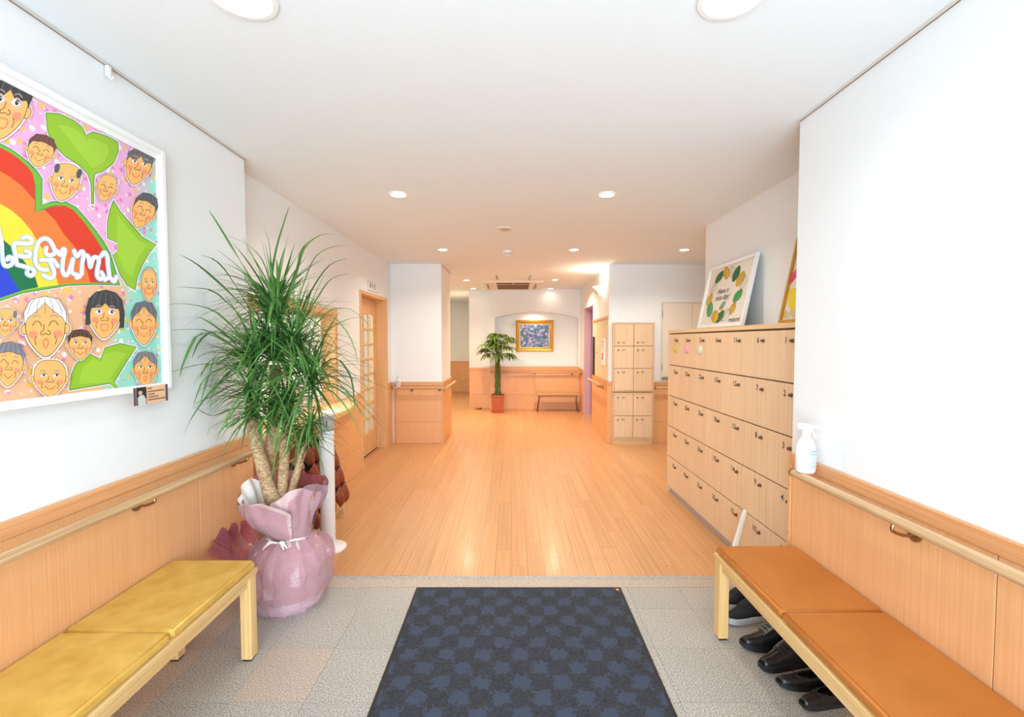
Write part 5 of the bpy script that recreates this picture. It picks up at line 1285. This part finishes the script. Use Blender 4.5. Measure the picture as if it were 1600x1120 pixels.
# ================================================================== shoes under the right bench
def shoe(label, kind, loc, rz, L=0.27, group=None, mirror=1):
    """toe points to -X before rotation; the sole outline is asymmetric"""
    t = thing({'sneaker': 'sneaker', 'derby': 'leather_shoe', 'flat': 'flat_shoe'}[kind], label, 'shoe', (0, 0, 0), 0, group)
    N_ = 18; W = {'sneaker': 0.052, 'derby': 0.050, 'flat': 0.042}[kind]
    um = {'sneaker': M['mesh'], 'derby': M['shoe'], 'flat': M['shoe']}[kind]
    st = {'sneaker': 0.026, 'derby': 0.024, 'flat': 0.014}[kind]
    sec = []
    for i in range(N_ + 1):
        s = i / N_    # 0 toe .. 1 heel
        hw = W * (math.sin(PI * min(1, s * 0.5 + 0.03) ) ** 0.45 * (1 - 0.32 * s) * (1 - max(0, (s - 0.86) / 0.14) ** 2 * 0.5))
        c = mirror * 0.010 * math.sin(PI * s) - mirror * 0.006
        sec.append((-L / 2 + L * s, hw, c, s))
    pts = [(x, c + hw) for x, hw, c, s in sec] + [(x, c - hw) for x, hw, c, s in sec[::-1]]
    mb = MB(); mb.prism([(x * 1.02, y * 1.06) for x, y in pts], 0.0, st)
    n = len(mb.v) // 2
    for i in range(len(mb.v)):      # toe spring
        x, y, z = mb.v[i]; s = (x + L / 2) / L
        up = 0.012 * max(0, 1 - s * 4) ** 2
        if kind == 'sneaker' and z > 0.01: z += 0.010 * max(0, s - 0.6)
        mb.v[i] = (x, y, z + up)
    obj('sole', mb, M['sole_white'] if kind == 'sneaker' else M['sole_black'], t, label='white rubber sole' if kind == 'sneaker' else None)
    K_ = 14; vs = []
    op0 = {'sneaker': 0.46, 'derby': 0.50, 'flat': 0.30}[kind]
    for x, hw, c, s in sec:
        base_h = {'sneaker': (0.030, 0.072, 0.062), 'derby': (0.034, 0.070, 0.060), 'flat': (0.032, 0.044, 0.048)}[kind]
        h = base_h[0] * min(1, (s * 9 + 0.15)) ** 0.5 if s < 0.15 else (base_h[0] + (base_h[1] - base_h[0]) * min(1, (s - 0.15) / 0.33) if s < 0.7 else base_h[1] + (base_h[2] - base_h[1]) * (s - 0.7) / 0.3)
        op = 0 if s < op0 else min(1, (s - op0) * 7) * (0.36 if s < 0.97 else 0.30)
        for side in (0, 1):
            for k in range(K_ // 2 + 1):
                f_ = k / (K_ // 2); a = (PI / 2) * (1 - op * 1.25) * f_ if op else (PI / 2) * f_
                yy = hw * math.cos(a) ** (0.75); zz = st - 0.003 + h * math.sin(a) ** 0.85
                if s > 0.9: xx = x + 0.004 * math.sin(a)
                else: xx = x
                vs.append((xx, c + (yy if side == 0 else -yy), zz + 0.012 * max(0, 1 - s * 4) ** 2))
    R_ = 2 * (K_ // 2 + 1); H_ = K_ // 2 + 1; fs = []
    for i in range(N_):
        for side in (0, 1):
            for k in range(H_ - 1):
                a = i * R_ + side * H_ + k; fs.append((a, a + 1, a + R_ + 1, a + R_))
    # close the heel
    i = N_
    for k in range(H_ - 1): fs.append((i * R_ + k, i * R_ + k + 1, i * R_ + H_ + k + 1, i * R_ + H_ + k))
    u = obj('upper', MB().add(vs, fs), um, t, True)
    md = u.modifiers.new('thick', 'SOLIDIFY'); md.thickness = 0.004; md.offset = -1
    obj('insole', MB().prism([(x * 0.9, y * 0.86) for x, y in pts], st, st + 0.005), M['black'], t)
    if kind != 'flat':
        ton = MB(); P = [Vector((-L / 2 + L * s_, (mirror * 0.004), st + z_)) for s_, z_ in ((0.30, 0.050), (0.42, 0.068), (0.52, 0.080), (0.56, 0.092))]
        vs = []
        for p_ in P: vs += [p_ + Vector((0, 0.020, -0.004)), p_ + Vector((0, 0, 0.001)), p_ + Vector((0, -0.020, -0.004))]
        obj('tongue', MB().add(vs, [q_ for i in range(3) for q_ in ((3 * i, 3 * i + 1, 3 * i + 4, 3 * i + 3), (3 * i + 1, 3 * i + 2, 3 * i + 5, 3 * i + 4))]), um, t, True)
        mb = MB()
        for s_, z_ in ((0.33, 0.060), (0.39, 0.068), (0.45, 0.076), (0.50, 0.082)):
            X_ = -L / 2 + L * s_; mb.tube([(X_, 0.024, st + z_ - 0.012), (X_ - 0.004, 0, st + z_), (X_, -0.024, st + z_ - 0.012)], 0.0022, 6)
        obj('laces', mb, M['black'], t, True)
    else:
        obj('top_line', MB().tube([(-L / 2 + L * 0.31, 0.024, st + 0.030), (-L / 2 + L * 0.285, 0.0, st + 0.036), (-L / 2 + L * 0.31, -0.024, st + 0.030)], 0.0025, 6), M['black'], t, True)
    t.location = loc; t.rotation_euler = (0, 0, rz); return t
shoe('black knit sneaker with white sole, nearer one of its pair', 'sneaker', (1.195, 2.235, 0.001), 0.26, 0.27, 'sneakers under the caramel bench')
shoe('black knit sneaker with white sole, further one behind its mate', 'sneaker', (1.212, 2.355, 0.001), 0.12, 0.27, 'sneakers under the caramel bench', -1)
shoe('black leather lace shoe in the middle pair, further one', 'derby', (1.192, 2.035, 0.001), 0.18, 0.285, 'black leather lace shoes under the caramel bench', -1)
shoe('black leather lace shoe in the middle pair, nearer one', 'derby', (1.195, 1.915, 0.001), 0.26, 0.285, 'black leather lace shoes under the caramel bench')
shoe('shiny black flat slip-on, further one of the nearest pair', 'flat', (1.205, 1.80, 0.001), 0.16, 0.25, 'black slip-on flats under the caramel bench', -1)
shoe('shiny black flat slip-on, nearest shoe under the bench', 'flat', (1.225, 1.705, 0.001), 0.20, 0.25, 'black slip-on flats under the caramel bench')

# shoehorn leaning on the bench end
sh = thing('shoehorn', 'long cream shoehorn leaning against the lockers behind the caramel bench', 'shoehorn', (1.37, 2.70, 0))
a = Vector((1.30, 2.665, 0.004)); b = Vector((1.434, 2.75, 0.365)); P = [a.lerp(b, k / 12) for k in range(13)]
vs = []
for i, p_ in enumerate(P):
    s = i / 12; w = 0.020 * (1 - s) ** 0.7 + 0.009 + 0.006 * max(0, s - 0.75) * 4 * (1 - max(0, s - 0.93) / 0.07 * 0.7)
    for k in (-1, -.5, 0, .5, 1): vs.append(p_ + Vector((w * k, 0.010 * (k * k) * (1 - s), 0)))
so = obj('blade', MB().add(vs, [(5 * i + k, 5 * i + k + 1, 5 * i + 5 + k + 1, 5 * i + 5 + k) for i in range(12) for k in range(4)]), M['cream'], sh, True)
md = so.modifiers.new('thick', 'SOLIDIFY'); md.thickness = 0.005
obj('hang_cord', MB().tube(smooth_line([b + Vector((0, 0, -0.03)), b + Vector((-0.03, -0.02, -0.05)), b + Vector((-0.045, -0.01, -0.085)), b + Vector((-0.02, 0, -0.09)), b + Vector((0, 0, -0.035))], 4), 0.0015, 5), M['wrap_white'], sh, True)

# ================================================================== potted pachira at the end wall
random.seed(21)
KX, KY = -0.265, 8.86
pc = thing('pachira', 'money tree with braided trunk in square terracotta pot', 'plant', (KX, KY, 0))
def square_pot(z0, z1, w0, w1, mb):
    vs = [(KX + sx_ * w, KY + sy_ * w, z) for z, w in ((z0, w0), (z1, w1)) for sx_, sy_ in ((-1, -1), (1, -1), (1, 1), (-1, 1))]
    mb.add(vs, [(0, 1, 2, 3), (7, 6, 5, 4), (0, 4, 5, 1), (1, 5, 6, 2), (2, 6, 7, 3), (3, 7, 4, 0)])
mb = MB(); square_pot(0.02, 0.31, 0.105, 0.122, mb); obj('pot', mb, M['terracotta'], pc)
mb = MB(); square_pot(0.31, 0.345, 0.133, 0.135, mb); rim_ = obj('pot_rim', mb, M['terracotta'], pc)
mb = MB(); square_pot(0.0, 0.035, 0.112, 0.118, mb); obj('saucer', mb, M['terracotta'], pc)
mb = MB(); square_pot(0.3455, 0.350, 0.118, 0.116, mb); obj('soil', mb, M['soil'], pc)
top = 1.10
for k in range(4):
    P = [(KX + 0.028 * math.cos(9 * z + k * PI / 2) * (1.5 - 0.6 * (z / top)), KY + 0.028 * math.sin(9 * z + k * PI / 2) * (1.5 - 0.6 * (z / top)), z) for z in [0.345 + (top - 0.345) * i / 24 for i in range(25)]]
    obj('stem', MB().tube(P, [0.030 - 0.008 * i / 24 for i in range(25)], 8), M['bark_green'], pc, True)
def leaflet(mb, o, d, ln, w):
    up = Vector((0, 0, 1)); side = d.cross(up)
    if side.length < 0.1: side = Vector((1, 0, 0))
    side.normalize(); vs = []
    for i in range(7):
        s = i / 6; p = o + d * ln * s + Vector((0, 0, -0.85 * ln * s * s)); k = w * math.sin(PI * (0.04 + 0.96 * s) ** 0.9) + 0.001
        vs += [p - side * k + Vector((0, 0, -k * .3)), p, p + side * k + Vector((0, 0, -k * .3))]
    mb.add(vs, [f_ for i in range(6) for f_ in ((3 * i, 3 * i + 1, 3 * i + 4, 3 * i + 3), (3 * i + 1, 3 * i + 2, 3 * i + 5, 3 * i + 4))])
nb = 34
for i in range(nb):
    az = 2 * PI * i / nb * 2.6 + random.random() * 0.5; el = math.radians(random.uniform(5, 85)); L = random.uniform(0.12, 0.30) + 0.14 * math.sin(el)
    b = Vector((KX, KY, top - 0.03)); d = Vector((math.cos(az) * math.cos(el), math.sin(az) * math.cos(el) * 0.8, math.sin(el))); e_ = b + d * L + Vector((0, 0, 0.05))
    if e_.y > 9.1: e_.y = 9.1
    m2 = b.lerp(e_, 0.5) + Vector((0, 0, 0.03))
    br = obj('twig', MB().tube([b, m2, e_], [0.008, 0.005, 0.003], 6), M['bark_green'], pc, True)
    for j in range(7):
        a2 = 2 * PI * j / 7 + random.random() * .4; dd = (Vector((math.cos(a2), math.sin(a2), 0)) * 0.8 + d * 0.55).normalized(); dd.z = min(dd.z, 0.35)
        mb = MB(); ln = random.uniform(0.15, 0.22)
        if (e_ + dd * ln).y > 9.14: dd.y *= -0.6
        leaflet(mb, e_, dd, ln, 0.024); obj('leaf', mb, M['leaf2'], br)
